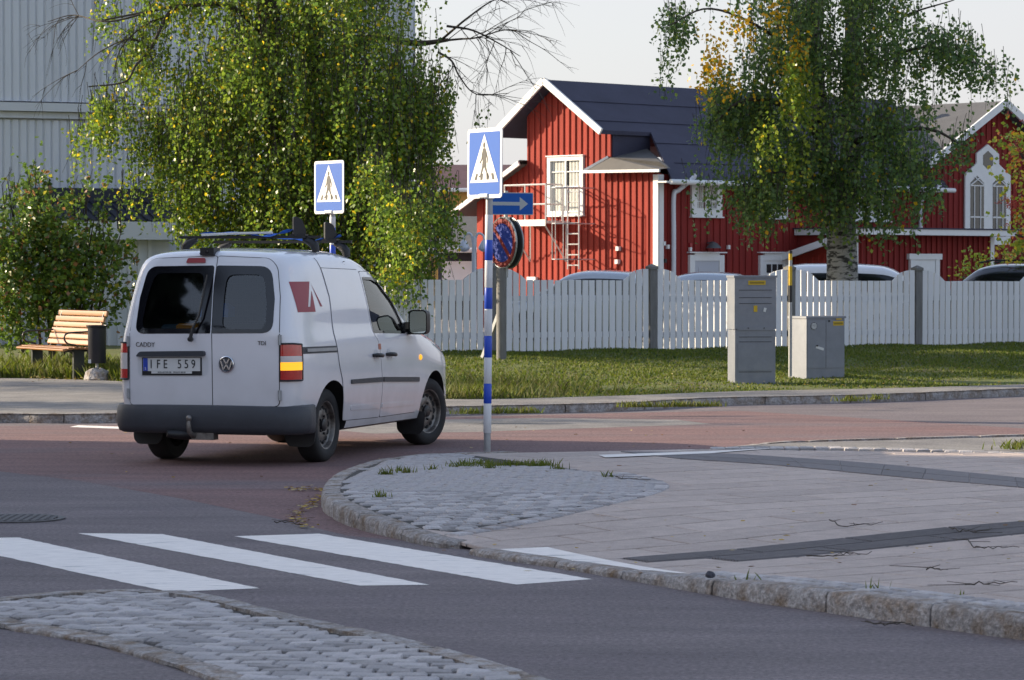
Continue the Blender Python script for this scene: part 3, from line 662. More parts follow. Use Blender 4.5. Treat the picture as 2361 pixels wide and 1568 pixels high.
wF = round_poly([(1.000, 1.082), (1.83, 1.062), (1.845, 1.13), (1.72, 1.345), (1.45, 1.520), (1.2, 1.572), (.922, 1.575)], [.03, .02, .03, .05, .1, .05, .02])
wS = round_poly([(-.62, 1.24), (.62, 1.24), (.6, 1.58), (-.62, 1.70)], .05)
# body solid: cut wheel arches, cabin and window openings
body = bpy.data.objects.new('body', skin); link(body, van)
cut = []
def cutter(me): o = bpy.data.objects.new('cutter', me); link(o, van); cut.append(o); return o
for cyy in (0.0, 2.66):
    for sx in (-1, 1): cutter(MB().lathe([(.0001, sx * .52), (.385, sx * .52), (.385, sx * 1.0), (.0001, sx * 1.0)], 40, (0, cyy, .315), 'x').mesh('c', M_dark))
cav = loft('cabin', [(0, .62)] + [(p[0], max(p[1], .62)) for p in VSEC if p[1] > .62], [(r[0], r[1] - .03, r[2] - .045, r[3], .62) for r in VTAB if r[0] < 2.12], [M_inner], [-.77, -.74, -.68, -.6, -.5] + list(np.linspace(-.4, 2.0, 20)), vshear)
cutter(cav)
def side_prism(poly, x0, x1): return MB().prism(poly, x0, x1, frame((0, 0, 0), (0, 1, 0), (0, 0, 1), (1, 0, 0))).mesh('c', M_inner)
def rear_prism(poly, y0, y1): return MB().prism(poly, y0, y1, frame((0, 0, 0), (1, 0, 0), (0, 0, 1), (0, 1, 0))).mesh('c', M_inner)
cutter(rear_prism(wL, -1.2, -.4)); cutter(rear_prism(wR, -1.2, -.4))
cutter(side_prism(wF, .5, 1.1)); cutter(side_prism(wF, -1.1, -.5))
wW = round_poly([(-.66, 1.16), (.66, 1.16), (.56, 1.70), (-.56, 1.70)], .06)
cutter(MB().prism(wW, .95, 2.6, frame((0, 0, 0), (1, 0, 0), (0, 0, 1), (0, 1, 0))).mesh('c', M_inner))
for c in cut:
    bm = bmesh.new(); bm.from_mesh(c.data); bmesh.ops.remove_doubles(bm, verts=bm.verts, dist=1e-4); bmesh.ops.recalc_face_normals(bm, faces=bm.faces); bm.to_mesh(c.data); bm.free()
    md = body.modifiers.new('cut', 'BOOLEAN'); md.operation = 'DIFFERENCE'; md.solver = 'EXACT'; md.object = c
bpy.context.view_layer.update()
me = bpy.data.meshes.new_from_object(body.evaluated_get(bpy.context.evaluated_depsgraph_get())); body.modifiers.clear(); body.data = me; me.name = 'body'
me.materials.clear()
for q in (M_paint, M_dark, M_inner): me.materials.append(q)
for c in cut: bpy.data.objects.remove(c)
mi = []
for f in me.polygons:
    c = f.center; nr = BV.find_nearest(c); far = nr[3] > .006
    mi.append(0 if not far else (1 if c.z < .72 and min(math.hypot(c.y, c.z - .315), math.hypot(c.y - 2.66, c.z - .315)) < .42 else 2))
me.polygons.foreach_set('material_index', mi); me.polygons.foreach_set('use_smooth', [True] * len(me.polygons)); me.set_sharp_from_angle(angle=R(30)); me.update()
print('van body faces', len(me.polygons))
# doors sit proud on the skin, dark gap round each
doors = {}
for nm, ax, out, hole in (('rear_door', 'rear', dL, wL), ('rear_door', 'rear', dR, wR), ('sliding_door', 'right', dS, None), ('front_door', 'right', dF, wF), ('front_door', 'left', dF, wF)):
    hs = [hole] if hole else []
    d = patch(nm, ax, out, .0065, M_paint, van, hs, .04, .006); patch('door_gap', ax, grow(out, .006), .0015, M_seam, d, [grow(out, -.02)], .04)
    doors[(nm, ax, len([k for k in doors if k[:2] == (nm, ax)]))] = d
dl, dr, dsl, dfr = doors[('rear_door', 'rear', 0)], doors[('rear_door', 'rear', 1)], doors[('sliding_door', 'right', 0)], doors[('front_door', 'right', 0)]
# window panes: clear middle, black printed edge
def pane(ax, outline, edge, parent, gm):
    patch('window_pane', ax, outline, -.004, gm, parent, st=.05); patch('window_edge', ax, grow(outline, .002), .0085, M_frit, parent, [grow(outline, -edge)] if not isinstance(edge, list) else [edge], .05)
inR = round_poly([(.165, 1.145), (.555, 1.145), (.545, 1.38), (.495, 1.60), (.165, 1.60), (.155, 1.45)], .07)
inL = round_poly([(-.57, 1.145), (-.03, 1.15), (-.04, 1.48), (-.05, 1.615), (-.495, 1.61), (-.545, 1.40)], .07)
pane('rear', wL, inL, dl, M_glass_d); pane('rear', wR, inR, dr, M_glass_d); pane('right', wF, .022, dfr, M_glass)
pane('left', wF, .022, doors[('front_door', 'left', 0)], M_glass); patch('windscreen', 'front', wW, -.002, M_glass, van, st=.06)
# side door trims
mo1 = round_poly([(.386, .655), (1.164, .645), (1.164, .688), (.386, .692)], .012); mo2 = round_poly([(1.186, .645), (2.142, .612), (2.142, .655), (1.186, .688)], .012)
patch('rubbing_strip', 'right', mo1, .020, M_plastic, dsl, st=.08, th=.02); patch('rubbing_strip', 'right', mo2, .020, M_plastic, dfr, st=.08, th=.02)
cr1 = round_poly([(.42, .425), (1.15, .412), (1.15, .455), (.42, .465)], .012); cr2 = round_poly([(1.21, .412), (2.09, .402), (2.07, .43), (1.21, .452)], .012)
patch('door_crease', 'right', cr1, .013, M_paint, dsl, st=.05, th=.012); patch('door_crease', 'right', cr2, .013, M_paint, dfr, st=.05, th=.012)
for d, y in ((dsl, 1.005), (dfr, 1.345)):
    p, n = hit('right', y, .885); h = MB().tube([p + Vector((.012, -.085, .002)), p + Vector((.045, -.06, .004)), p + Vector((.05, .02, 0)), p + Vector((.045, .07, -.004)), p + Vector((.012, .09, -.006))], [.014, .018, .019, .018, .012], 10).build('door_handle', M_black, d, smooth=50)
    patch('handle_cup', 'right', [(y + .055 * math.cos(a), .885 + .052 * math.sin(a)) for a in np.linspace(0, 2 * math.pi, 20, endpoint=False)], .0085, mat('cup_shade', (.55, .56, .58), .4), h)
patch('roof_seam', 'right', [(-.018, 1.655), (-.008, 1.655), (-.055, 1.745), (-.065, 1.745)], .002, M_seam, van, st=.02)
rl = round_poly([(-.70, .940), (.125, .936), (.125, .992), (-.70, .998)], .006); rail_o = patch('slide_rail', 'right', rl, .004, M_plastic, van, st=.08, th=.0)
patch('rail_track', 'right', round_poly([(-.55, .955), (.06, .951), (.06, .978), (-.55, .982)], .003), .012, M_metal_grey, rail_o, st=.08, th=.01)
# logo on the quarter panel
def lg(zx, zy): return (-.64 + .00369 * (zx - 1122) - .000728 * (zy - 385), 1.543 - (zy - 385) * .001362)
M_logo = mat('logo_red', (.30, .03, .055), .4); lgo = patch('painted_logo', 'right', [lg(1122, 385), lg(1212, 385), lg(1214, 541), lg(1225, 541), lg(1226, 440), lg(1258, 573), lg(1168, 573)], .002, M_logo, van, st=.05)
patch('painted_logo', 'right', [lg(1216, 389), lg(1222, 402), lg(1294, 541), lg(1282, 541)], .002, M_logo, van, st=.05)
patch('fuel_sticker', 'right', [(1.075, .935), (1.145, .935), (1.14, .985), (1.07, .985)], .009, mat('sticker_orange', (.45, .16, .10), .5), dsl)
# rear lamps wrap round the corners
def lamp(sx):
    ax = 'right' if sx > 0 else 'left'; t = empty('tail_lamp'); t.parent = van
    rows = []
    for z in np.linspace(.722, 1.028, 19):
        row = []
        for k in range(13):
            u = k / 12; ang = R(8 + 78 * u); d = Vector((sx * math.sin(ang) * .9, -math.cos(ang), 0))
            x0 = sx * (.665 + .0 * u); src = Vector((sx * .45, -.35, z)) + d * 2
            # path on the skin from the rear face edge round to the side
            q = Vector((sx * (.688 + .16 * min(1, u * 1.3)), -.86 + .22 * u, z)); p, n, *_ = BV.find_nearest(q); row.append(p + n * (.016 - .010 * (abs(2 * u - 1) ** 6) ))
        rows.append(row)
    def seg(name, i0, i1, m):
        V = [v for r in rows[i0:i1 + 1] for v in r]; w = 13
        return MB().add(V, [(a * w + k, a * w + k + 1, (a + 1) * w + k + 1, (a + 1) * w + k) for a in range(i1 - i0) for k in range(12)]).build(name, m, t, smooth=60)
    if sx > 0: parts = ((0, 5, 'lamp_red_lens', M_red), (5, 9, 'lamp_indicator', M_amber), (9, 12, 'lamp_clear_lens', M_lampw), (12, 18, 'lamp_red_lens', M_red))
    else: parts = ((0, 5, 'lamp_red_lens', M_red), (5, 13, 'lamp_clear_lens', M_lampw), (13, 18, 'lamp_red_lens', M_red))
    for i0, i1, nm, m in parts: seg(nm, i0, i1, m)
    V = []; 
    for r, z in ((rows[0], -.008), (rows[-1], .008)): pass
    ed = [rows[0][k] for k in range(13)] + [rows[j][12] for j in range(1, 19)] + [rows[18][k] for k in range(11, -1, -1)] + [rows[j][0] for j in range(17, 0, -1)]
    MB().tube([p * 1.0 for p in ed] + [ed[0]], .008, 6).build('lamp_seal', M_black, t, smooth=50)
    return t
lamp(1); lamp(-1)
# bumper
def bumper():
    mb = MB(); rows = []; prof = [(.0, .512), (.035, .505), (.050, .475), (.057, .40), (.050, .33), (.034, .285), (.0, .27)]
    pl = [(-.84, -.44), (-.832, -.58), (-.805, -.68), (-.755, -.75), (-.68, -.79), (-.5, -.815), (0, -.825), (.5, -.815), (.68, -.79), (.755, -.75), (.805, -.68), (.832, -.58), (.84, -.44)]
    pl = smooth_path([(a, b, 0) for a, b in pl], 5)
    for i, p in enumerate(pl):
        d = pl[min(i + 1, len(pl) - 1)] - pl[max(i - 1, 0)]; n = Vector((d.y, -d.x, 0)).normalized(); e = min(1, min(i, len(pl) - 1 - i) / 6); f = .35 + .65 * e
        rows.append([p + n * (o * f) + Vector((0, 0, z)) for o, z in prof] )
    w = len(prof); mb.add([v for r in rows for v in r], [(i * w + k, i * w + k + 1, (i + 1) * w + k + 1, (i + 1) * w + k) for i in range(len(rows) - 1) for k in range(w - 1)])
    k = len(rows); top = [tuple(r[0]) for r in rows]; mb.add(top + [(x * .8, y + .15, z) for x, y, z in top], [(i, i + 1, k + i + 1, k + i) for i in range(k - 1)])
    return mb.build('rear_bumper', M_plastic, van, smooth=50)
bp = bumper()
MB().box((0, 3.42, .42), (1.25, .16, .30)).build('front_bumper', M_plastic, van)
MB().tube([(-.45, -.55, .30), (.45, -.55, .30)], .05, 8).box((0, -.3, .32), (1.0, .5, .12)).box((0, 1.3, .27), (1.1, 2.2, .08)).build('underbody', M_dark, van)
tb = MB().tube([(-.08, -.62, .27), (-.08, -.86, .255), (-.085, -.93, .29), (-.085, -.94, .36), (-.085, -.935, .385)], [.022, .024, .022, .018, .014], 10); tb.lathe([(.001, -.026), (.018, -.02), (.026, 0), (.018, .02), (.001, .026)], 14, (-.085, -.935, .405)); tb.box((0.0, -.80, .25), (.20, .10, .06))
tb.build('tow_bar', M_steel, van, smooth=50)
MB().tube([(-.12, -.80, .262), (-.22, -.85, .262), (-.30, -.90, .272)], [.045, .042, .030], 14).build('tow_socket', M_black, van, smooth=50)
# wheels
def wheel(cx, cy, steer, sx):
    w = empty('wheel'); w.parent = van; w.location = (cx, cy, .316); w.rotation_euler = (0, 0, steer + (math.pi if sx < 0 else 0))
    MB().lathe([(.205, -.085), (.25, -.095), (.292, -.092), (.309, -.075), (.316, -.05), (.3165, 0), (.316, .05), (.309, .075), (.292, .092), (.25, .096), (.213, .088), (.205, .08)], 48, axis='x').build('tyre', M_tyre, w, smooth=40)
    rim = MB().lathe([(.20, -.08), (.19, -.05), (.185, .0), (.188, .062), (.197, .080), (.207, .084), (.209, .078), (.207, .07)], 48, axis='x').lathe([(.192, .052), (.176, .036), (.160, .034), (.130, .044), (.105, .052), (.082, .050), (.062, .040), (.050, .045), (.034, .060), (.001, .062)], 48, axis='x').build('rim', M_steel, w, smooth=40)
    for k in range(14):
        a = 2 * math.pi * k / 14; c = Vector((.0405, .150 * math.cos(a), .150 * math.sin(a))); e1 = Vector((0, math.cos(a), math.sin(a))); e2 = Vector((0, -math.sin(a), math.cos(a)))
        pts_ = [c + e1 * (.018 * math.cos(t)) + e2 * (.024 * math.sin(t)) for t in np.linspace(0, 2 * math.pi, 10, endpoint=False)]
        MB().add([p + Vector((.004, 0, 0)) for p in pts_] + [p - Vector((.008, 0, 0)) for p in pts_], [tuple(range(10))] + [(i, (i + 1) % 10, 10 + (i + 1) % 10, 10 + i) for i in range(10)]).build('rim_hole', M_dark, rim)
    cap = MB().lathe([(.056, .040), (.054, .066), (.04, .074), (.001, .074)], 20, axis='x').build('hub_cap', M_black, w, smooth=40)
    for k in range(5):
        a = 2 * math.pi * k / 5; MB().lathe([(.011, .03), (.011, .062), (.001, .064)], 8, (0, .078 * math.cos(a), .078 * math.sin(a)), 'x').build('wheel_bolt', M_black, rim)
    return w
wheel(.695, 0.0, 0, 1); wheel(-.695, 0.0, 0, -1); wheel(.695, 2.66, R(-13), 1); wheel(-.695, 2.66, R(-11), -1)
for sx in (-1, 1):
    fl = round_poly([(-.145, 0), (.145, 0), (.13, -.17), (.09, -.21), (-.09, -.21), (-.13, -.17)], .03)
    MB().prism(fl, -.005, .005, frame((sx * .70, -.385, .36), (1, 0, 0), (0, .15, 1), (0, -1, .15))).build('mud_flap', M_black, van)
    MB().prism(fl, -.005, .005, frame((sx * .72, 2.30, .33), (1, 0, 0), (0, .12, 1), (0, -1, .12))).build('mud_flap', M_black, van)
# rear door fittings
yr = -.838
def onrear(mb_or_me, x, z, name, m=None, parent=dl, lift=.004, rot=(R(90), 0, 0)):
    p, n = hit('rear', x, z); o = inst(name, mb_or_me, parent, (x, p.y - .0065 - lift, z), rot=rot); return o
patch('plate_recess', 'rear', round_poly([(-.60, .745), (.045, .755), (.045, .93), (-.60, .925)], .05), .0075, mat('recess_paint', (.62, .63, .65), .35, coat=.6), dl, st=.05)
hb = patch('grab_handle', 'rear', round_poly([(-.606, .912), (.022, .920), (.02, .965), (-.57, .955)], .02), .045, M_plastic, dl, st=.06, th=.04)
M_plate = mat('plate_white', (.68, .68, .66), .4); M_eu = mat('plate_blue', (.02, .06, .42), .4); M_letter = mat('plate_letter', (.01, .01, .012), .5)
pl = MB().box((0, 0, 0), (.520, .006, .110)).build('number_plate', M_plate, dl); pl.location = (-.285, -.838, .848); pl.rotation_euler = (0, R(-.5), 0)
MB().box((-.237, -.0045, 0), (.040, .003, .108)).build('plate_band', M_eu, pl)
def put(txt, size, x, z, m, parent, sx=1.0, y=-.006): o = inst('lettering', text_mesh(txt, size, m, .0012), parent, (x, y, z), rot=(R(90), 0, 0), scale=(sx, 1, 1)); return o
put('I', .105, -.185, 0, M_letter, pl, .8); put('F', .105, -.118, 0, M_letter, pl, .75); put('E', .105, -.055, 0, M_letter, pl, .75)
put('5', .105, .075, 0, M_letter, pl, .78); put('5', .105, .138, 0, M_letter, pl, .78); put('9', .105, .201, 0, M_letter, pl, .78); put('S', .032, -.237, -.035, M_plate, pl, 1, -.0075)
MB().box((0, .002, -.004), (.545, .006, .150)).build('plate_frame', M_black, pl).location = (0, .004, -.012)
fr = MB().box((.0, -.001, -.066), (.37, .004, .020)).build('dealer_strip', M_plate, pl); put('SKELLEFTEÅ BIL   0910-71 08 00', .017, 0, -.066, M_letter, pl, 1.1, -.004)
M_badge = mat('badge_chrome', (.22, .23, .25), .25, .9)
onrear(text_mesh('CADDY', .056, M_badge, .003), -.53, 1.012, 'lettering').scale = (.9, 1, 1)
onrear(text_mesh('TDI', .048, M_badge, .003), .53, 1.032, 'lettering', parent=dr)
p, n = hit('rear', .213, .855); em = MB(); em.lathe([(.066, 0), (.068, .012), (.062, .016), (.054, .014), (.052, .006), (.001, .006)], 36, axis='z')
emo = inst('emblem', em.mesh('emblem', mat('emblem_dark', (.10, .11, .13), .25, .8)), dr, (.213, p.y - .0075, .855), rot=(R(90), 0, 0))
eb = MB()
for a, b in (((-.026, .045), (-.003, .006)), ((.026, .045), (.003, .006)), ((-.05, .028), (-.027, -.045)), ((-.027, -.045), (0, -.004)), ((0, -.004), (.027, -.045)), ((.027, -.045), (.05, .028))): eb.beam((a[0], a[1], .012), (b[0], b[1], .012), .011, .008)
eb.lathe([(.058, .008), (.062, .018), (.068, .014)], 36); eb.build('emblem_letters', M_chrome, emo)
for d, x, zs in ((dl, -.683, (1.04, .60)), (dr, .690, (1.06, .60))):
    for z in zs:
        p, n = hit('rear', x, z); MB().box((0, 0, 0), (.026, .022, .085)).tube([(0, -.012, -.042), (0, -.012, .042)], .010, 8).build('hinge', M_metal_grey, d, loc=(x, p.y - .012, z))
# wiper
wp = [Vector((-.10, -.875, 1.062)), Vector((-.075, -.87, 1.16)), Vector((-.03, -.845, 1.26)), Vector((-.005, -.80, 1.46)), Vector((.012, -.765, 1.60))]
MB().tube(wp[:3], [.018, .011, .008], 8).lathe([(.001, -.03), (.02, -.028), (.024, 0), (.02, .012), (.001, .014)], 12, (-.10, -.858, 1.062), 'y').build('wiper_arm', M_black, dl, smooth=50)
MB().tube(wp[1:], [.006, .009, .011, .006], 8).build('wiper_blade', M_black, dl, smooth=50)
br = patch('brake_lamp', 'rear', round_poly([(-.22, 1.695), (-.045, 1.697), (-.05, 1.738), (-.205, 1.736)], .012), .022, mat('lamp_red_dull', (.30, .025, .03), .3, coat=.5), dl, st=.04, th=.02)
cm = MB().box((-.03, -.60, 1.80), (.115, .12, .055)).box((-.03, -.665, 1.795), (.125, .03, .065)).tube([(-.12, -.62, 1.775), (-.02, -.62, 1.775)], .012, 8).box((-.03, -.60, 1.77), (.06, .07, .04)).build('reversing_camera', M_black, van)
lens = MB().lathe([(.016, 0), (.014, -.004), (.001, -.006)], 14, (-.03, -.681, 1.795), 'y').build('camera_lens', M_frit, cm)
# mirror
mr = MB(); c = Vector((.955, 1.90, 1.165)); sh = []
for i, y in enumerate(np.linspace(-.075, .11, 8)):
    k = math.sqrt(max(.02, 1 - max(0, (y + .0) / .115) ** 2)); o_ = round_poly([(-.088 * k, -.112 * k), (.088 * k, -.112 * k), (.088 * k, .112 * k), (-.088 * k, .112 * k)], .045 * k, 4); sh.append([c + Vector((a, y, b)) for a, b in o_])
w = len(sh[0]); mr.add([v for r in sh for v in r], [(i * w + k, i * w + (k + 1) % w, (i + 1) * w + (k + 1) % w, (i + 1) * w + k) for i in range(7) for k in range(w)] + [tuple(range(7 * w, 8 * w))]).beam(c + Vector((-.02, 0, -.08)), (.79, 1.93, 1.07), .07, .05)
mro = mr.build('wing_mirror', M_black, van, smooth=45); g_ = round_poly([(-.078, -.10), (.078, -.10), (.078, .10), (-.078, .10)], .04, 4)
MB().add([c + Vector((a, -.066, b)) for a, b in g_], [tuple(range(len(g_)))]).build('mirror_glass', mat('mirror', (.55, .62, .60), .03, 1), mro)
MB().box((.828, 1.90, 1.12), (.02, .16, .09)).build('mirror_sail', M_black, van)
mr2 = MB().add([Vector((-v[0], v[1], v[2])) for v in mr.v], [f[::-1] for f in mr.f]).build('wing_mirror', M_black, van, smooth=45)
p, n = hit('right', 2.21, .835); MB().lathe([(.026, -.01), (.026, .008), (.018, .015), (.001, .017)], 16, p, 'x').build('side_indicator', M_amber, van, smooth=50)
for sx in (-1, 1): patch('head_lamp', 'front', [(sx * .42, .72), (sx * .70, .74), (sx * .74, .92), (sx * .48, .86)] if sx > 0 else [(sx * .42, .72), (sx * .48, .86), (sx * .74, .92), (sx * .70, .74)], .006, M_lampw, van)
# roof bars with carriers
def bar(y, dz):
    z0 = 1.925 + dz; b = MB().beam((-.66, y, z0), (.66, y, z0), .032, .024).build('roof_bar', M_black, van)
    for sx in (-1, 1):
        xx = sx * .575; p = BV.ray_cast(Vector((xx, y, 3)), Vector((0, 0, -1)))[0]; q = BV.ray_cast(Vector((sx * .615, y, 3)), Vector((0, 0, -1)))[0]
        MB().tube([(sx * .50, y, z0 - .015), (xx, y, z0 - .05), (sx * .605, y, (z0 + q.z) / 2 - .01), (sx * .615, y, q.z + .006)], [.022, .040, .042, .032], 8).build('bar_foot', M_black, b, smooth=50)
    return b
b1, b2 = bar(.18, 0), bar(.92, -.035)
for y, z0, b in ((.18, 1.937, b1), (.92, 1.902, b2)):
    MB().prism(round_poly([(-.055, 0), (.055, 0), (.055, .05), (.02, .14), (-.03, .165), (-.055, .16)], .02), -.022, .022, frame((.46 + .0, y, z0), (.80, .6, 0), (0, 0, 1), (.6, -.80, 0))).build('carrier_pad', M_black, b)
    MB().box((.46, y, z0 - .005), (.14, .07, .035)).build('carrier_clamp', M_black, b)
MB().tube([(-.42, .10, 1.945), (-.1, .13, 1.958), (.22, .16, 1.962)], .011, 6).build('carrier_rod', mat('rod_alu', (.6, .6, .56), .4, .5), b1)
M_strap = mat('blue_strap', (.02, .12, .55), .6)
def strap(pts, w, par):
    pts = smooth_path(pts, 6); mb = MB(); V = []
    for i, p in enumerate(pts): a = .6 * math.sin(i * .5); V += [p + Vector((0, -w * math.cos(a), w * math.sin(a))), p - Vector((0, -w * math.cos(a), w * math.sin(a)))]
    mb.add(V, [(2 * i, 2 * i + 1, 2 * i + 3, 2 * i + 2) for i in range(len(pts) - 1)]); return mb.build('load_strap', M_strap, par)
strap([(-.47, .18, 1.955), (-.3, .18, 1.962), (-.05, .18, 1.955), (.1, .16, 1.935), (.25, .16, 1.948), (.38, .17, 1.985), (.45, .17, 1.995)], .024, b1)
strap([(.0, .5, 1.935), (.16, .8, 1.915), (.3, .9, 1.90), (.42, .92, 1.92), (.5, .93, 1.925), (.56, .92, 1.95)], .02, b2)
# cabin
def seat(x):
    s = MB(); s.bbox((x, .98, .80), (.48, .50, .16), .04); M4 = Matrix.Rotation(R(-14), 3, 'X'); s.box((x, .74, 1.12), (.46, .13, .60), M=M4); s.box((x, .665, 1.49), (.26, .10, .18), M=M4); return s.build('seat', M_seat, van)
seat(.38); seat(-.38)
MB().box((0, 1.86, .98), (1.5, .35, .20)).build('dashboard', M_inner, van)
ms = MB()
for k in range(31): ms.box((-.72 + k * .048, .58, 1.38), (.006, .006, .62))
for k in range(14): ms.box((0, .58, 1.09 + k * .048), (1.45, .006, .006))
ms.box((0, .58, .84), (1.50, .02, .46)).build('load_partition', M_inner, van)
M_blue = mat('tool_blue', (.03, .22, .65), .6); M_or = mat('tool_orange', (.75, .30, .02), .5); M_gr = mat('tool_grey', (.22, .25, .28), .6)
MB().bbox((-.28, -.42, 1.08), (.42, .34, .20), .02).build('tool_box', mat('box_teal', (.06, .12, .16), .6), van)
MB().bbox((-.22, -.63, 1.16), (.20, .07, .06), .02).build('tool', M_or, van); MB().bbox((-.10, -.30, 1.30), (.26, .14, .12), .04).build('work_jacket', M_blue, van)
MB().tube([(-.02, -.60, 1.17), (.06, -.60, 1.30)], .012, 6).build('tool_rod', M_gr, van); MB().bbox((.32, -.60, 1.13), (.36, .16, .12), .05).build('bag', M_black, van)
MB().bbox((-.1, -.1, .85), (1.2, .9, .45), .02).build('cargo', M_inner, van)
# ------------------------------------------------------------------ fence
M_fence = mat('fence_white', (.74, .74, .76), .6, var=.05, vscale=8, rnd=.05, bump=.2, bscale=80, stretch=(1, 1, .15))
M_post = mat('weathered_post', (.17, .165, .16), .8, var=.25, vscale=14, bump=.6, bscale=60, stretch=(1, 1, .2))
fence = thing('picket_fence', 'long white picket fence with scalloped panels and grey posts on the grass bank', 'fence', tuple(FA), math.atan2(fdir.y, fdir.x))
def falong(x):                                              # distance along the fence where photo column x meets it
    k = (x - CX) / F; return (k * FA.y - FA.x) / (fdir.x - k * fdir.y)
posts = [falong(1140), falong(1505), falong(1823), falong(2117)]
gapm = (posts[3] - posts[0]) / 3; posts = [posts[0] - 2 * gapm, posts[0] - gapm] + posts + [posts[3] + gapm, posts[3] + 2 * gapm]
PW, PG, PT, PH = .098, .027, .026, 1.13
pm = {}
def picket(h0, h1):
    k = (round(h0, 2), round(h1, 2))
    if k not in pm: pm[k] = MB().add([(x, y, z) for y in (-PT / 2, PT / 2) for x, z in ((-PW / 2, .0), (PW / 2, .0), (PW / 2, k[1]), (-PW / 2, k[0]))], [(0, 1, 2, 3), (7, 6, 5, 4), (0, 4, 5, 1), (1, 5, 6, 2), (2, 6, 7, 3), (3, 7, 4, 0)]).mesh('picket', M_fence)
    return pm[k]
def zf(s): return (FB.z - FA.z) * s / 10.83
for a, b in zip(posts, posts[1:]):
    s0, s1 = a + .085, b - .085; n = int(round((s1 - s0 + PG) / (PW + PG))); st = (s1 - s0 + PG) / n
    def top(s):
        d = min(s - s0, s1 - s); return PH + (.185 * math.sqrt(max(0, 1 - (d / .42) ** 2)) if d < .42 else 0)
    for k in range(n):
        s = s0 + PW / 2 + k * st
        if s < falong(760) or s > falong(2560): continue
        inst('picket', picket(top(s - PW / 2), top(s + PW / 2)), fence, (s, 0, zf(s) + random.uniform(-.004, .004)), rot=(0, random.uniform(-.004, .004), random.uniform(-.02, .02)))
    if s1 > falong(760) and s0 < falong(2560):
        for z in (.26, .84): MB().box(((s0 + s1) / 2, PT / 2 + .021, zf((s0 + s1) / 2) + z), (s1 - s0 + .02, .038, .085)).build('rail', M_fence, fence)
for s in posts:
    if falong(700) < s < falong(2560):
        MB().box((0, 0, .60), (.125, .125, 1.42)).build('post', M_post, fence, loc=(s, .03, zf(s)))
        MB().box((0, 0, 1.33), (.155, .155, .045)).add([(-.078, -.078, 1.353), (.078, -.078, 1.353), (.078, .078, 1.353), (-.078, .078, 1.353), (0, 0, 1.40)], [(0, 1, 4), (1, 2, 4), (2, 3, 4), (3, 0, 4)]).build('post_cap', M_post, fence, loc=(s, .03, zf(s)))

# ------------------------------------------------------------------ signs
M_blue_s = mat('sign_blue', (.004, .088, .40), .55, spec=.3); M_white_s = mat('sign_white', (.76, .76, .74), .4); M_black_s = mat('sign_black', (.03, .028, .025), .5)
M_red_s = mat('sign_red', (.30, .02, .025), .4); M_back = mat('sign_back', (.10, .105, .11), .6, .3); M_stripe_b = mat('pole_blue', (.015, .07, .50), .4); M_stripe_w = mat('pole_white', (.66, .66, .66), .45, var=.06, vscale=10); M_sgrey = mat('sign_grey', (.40, .42, .44), .5)
def ped_sign(name, label, base, face, bands, zsign, lean=0.0):
    """face: heading (radians) of the plate normal; bands: list of (z0, z1, material)"""
    t = thing(name, label, 'road sign', tuple(base), 0, 'pedestrian crossing signs'); t.rotation_euler = (0, lean, 0)
    top = zsign + .04
    MB().tube([(0, 0, -.02), (0, 0, top)], .030, 16).build('pole', M_metal_grey, t, smooth=40)
    for z0, z1, m in bands: MB().lathe([(.0315, z0), (.034, z0 + .004), (.034, z1 - .004), (.0315, z1)], 18).build('pole_band', m, t, smooth=40)
    nx, ny = math.cos(face), math.sin(face); ex = Vector((-ny, nx, 0)); ez = Vector((0, 0, 1)); nn = Vector((nx, ny, 0)); c = Vector((0, 0, zsign + .30)) + nn * .05
    fr = frame(c, ex, ez, nn); sq = round_poly([(-.30, -.30), (.30, -.30), (.30, .30), (-.30, .30)], .035)
    pl_ = MB().prism(sq, -.008, .0, fr).build('sign_plate', M_white_s, t)
    MB().prism(round_poly([(-.268, -.268), (.268, -.268), (.268, .268), (-.268, .268)], .02), .0005, .002, fr).build('sign_field', M_blue_s, pl_)
    MB().prism([(-.245, -.165), (.245, -.165), (0, .25)], .0025, .004, fr).build('sign_triangle', M_white_s, pl_)
    pf = MB()                                               # walking figure and the bars it walks on
    def q(p): pf.prism(p, .0045, .006, fr)
    q([(-.016 + .018 * math.cos(a) + .016, .155 + .026 * math.sin(a)) for a in np.linspace(0, 2 * math.pi, 12, endpoint=False)])
    q([(-.02, .128), (.022, .128), (.044, .09), (.036, .03), (.04, -.03), (-.035, -.03), (-.022, .03), (-.034, .085)])
    q([(-.035, .09), (-.02, .095), (-.03, .03), (-.07, -.005), (-.08, .004), (-.048, .035)]); q([(.03, .105), (.046, .085), (.068, .035), (.058, .0), (.048, .004), (.054, .036), (.03, .08)])
    q([(-.035, -.03), (.0, -.03), (-.045, -.10), (-.062, -.122), (-.092, -.118), (-.09, -.108), (-.068, -.105)]); q([(.0, -.03), (.036, -.03), (.062, -.085), (.092, -.115), (.085, -.130), (.058, -.13), (.066, -.118), (.04, -.085)])
    for x, sl in ((-.165, .025), (-.065, .012), (.045, -.008), (.145, -.025)): q([(x, -.142), (x + .038, -.142), (x + .038 + sl * .8, -.088), (x + .004 + sl, -.088)])
    pf.build('sign_symbol', M_black_s, pl_)
    MB().box((0, 0, zsign + .02), (.085, .085, .05)).tube([Vector((0, 0, zsign + .02)) + nn * .05 - ex * .07, Vector((0, 0, zsign + .02)) + nn * .05 + ex * .07], .02, 8).build('clamp', M_white_s, t)
    MB().box((0, 0, zsign + .5), (.05, .05, .04)).build('clamp', M_metal_grey, t)
    MB().tube([(0, 0, top - .01), (0, 0, zsign + .55)], .022, 10).build('pole_top', M_metal_grey, t)
    return t
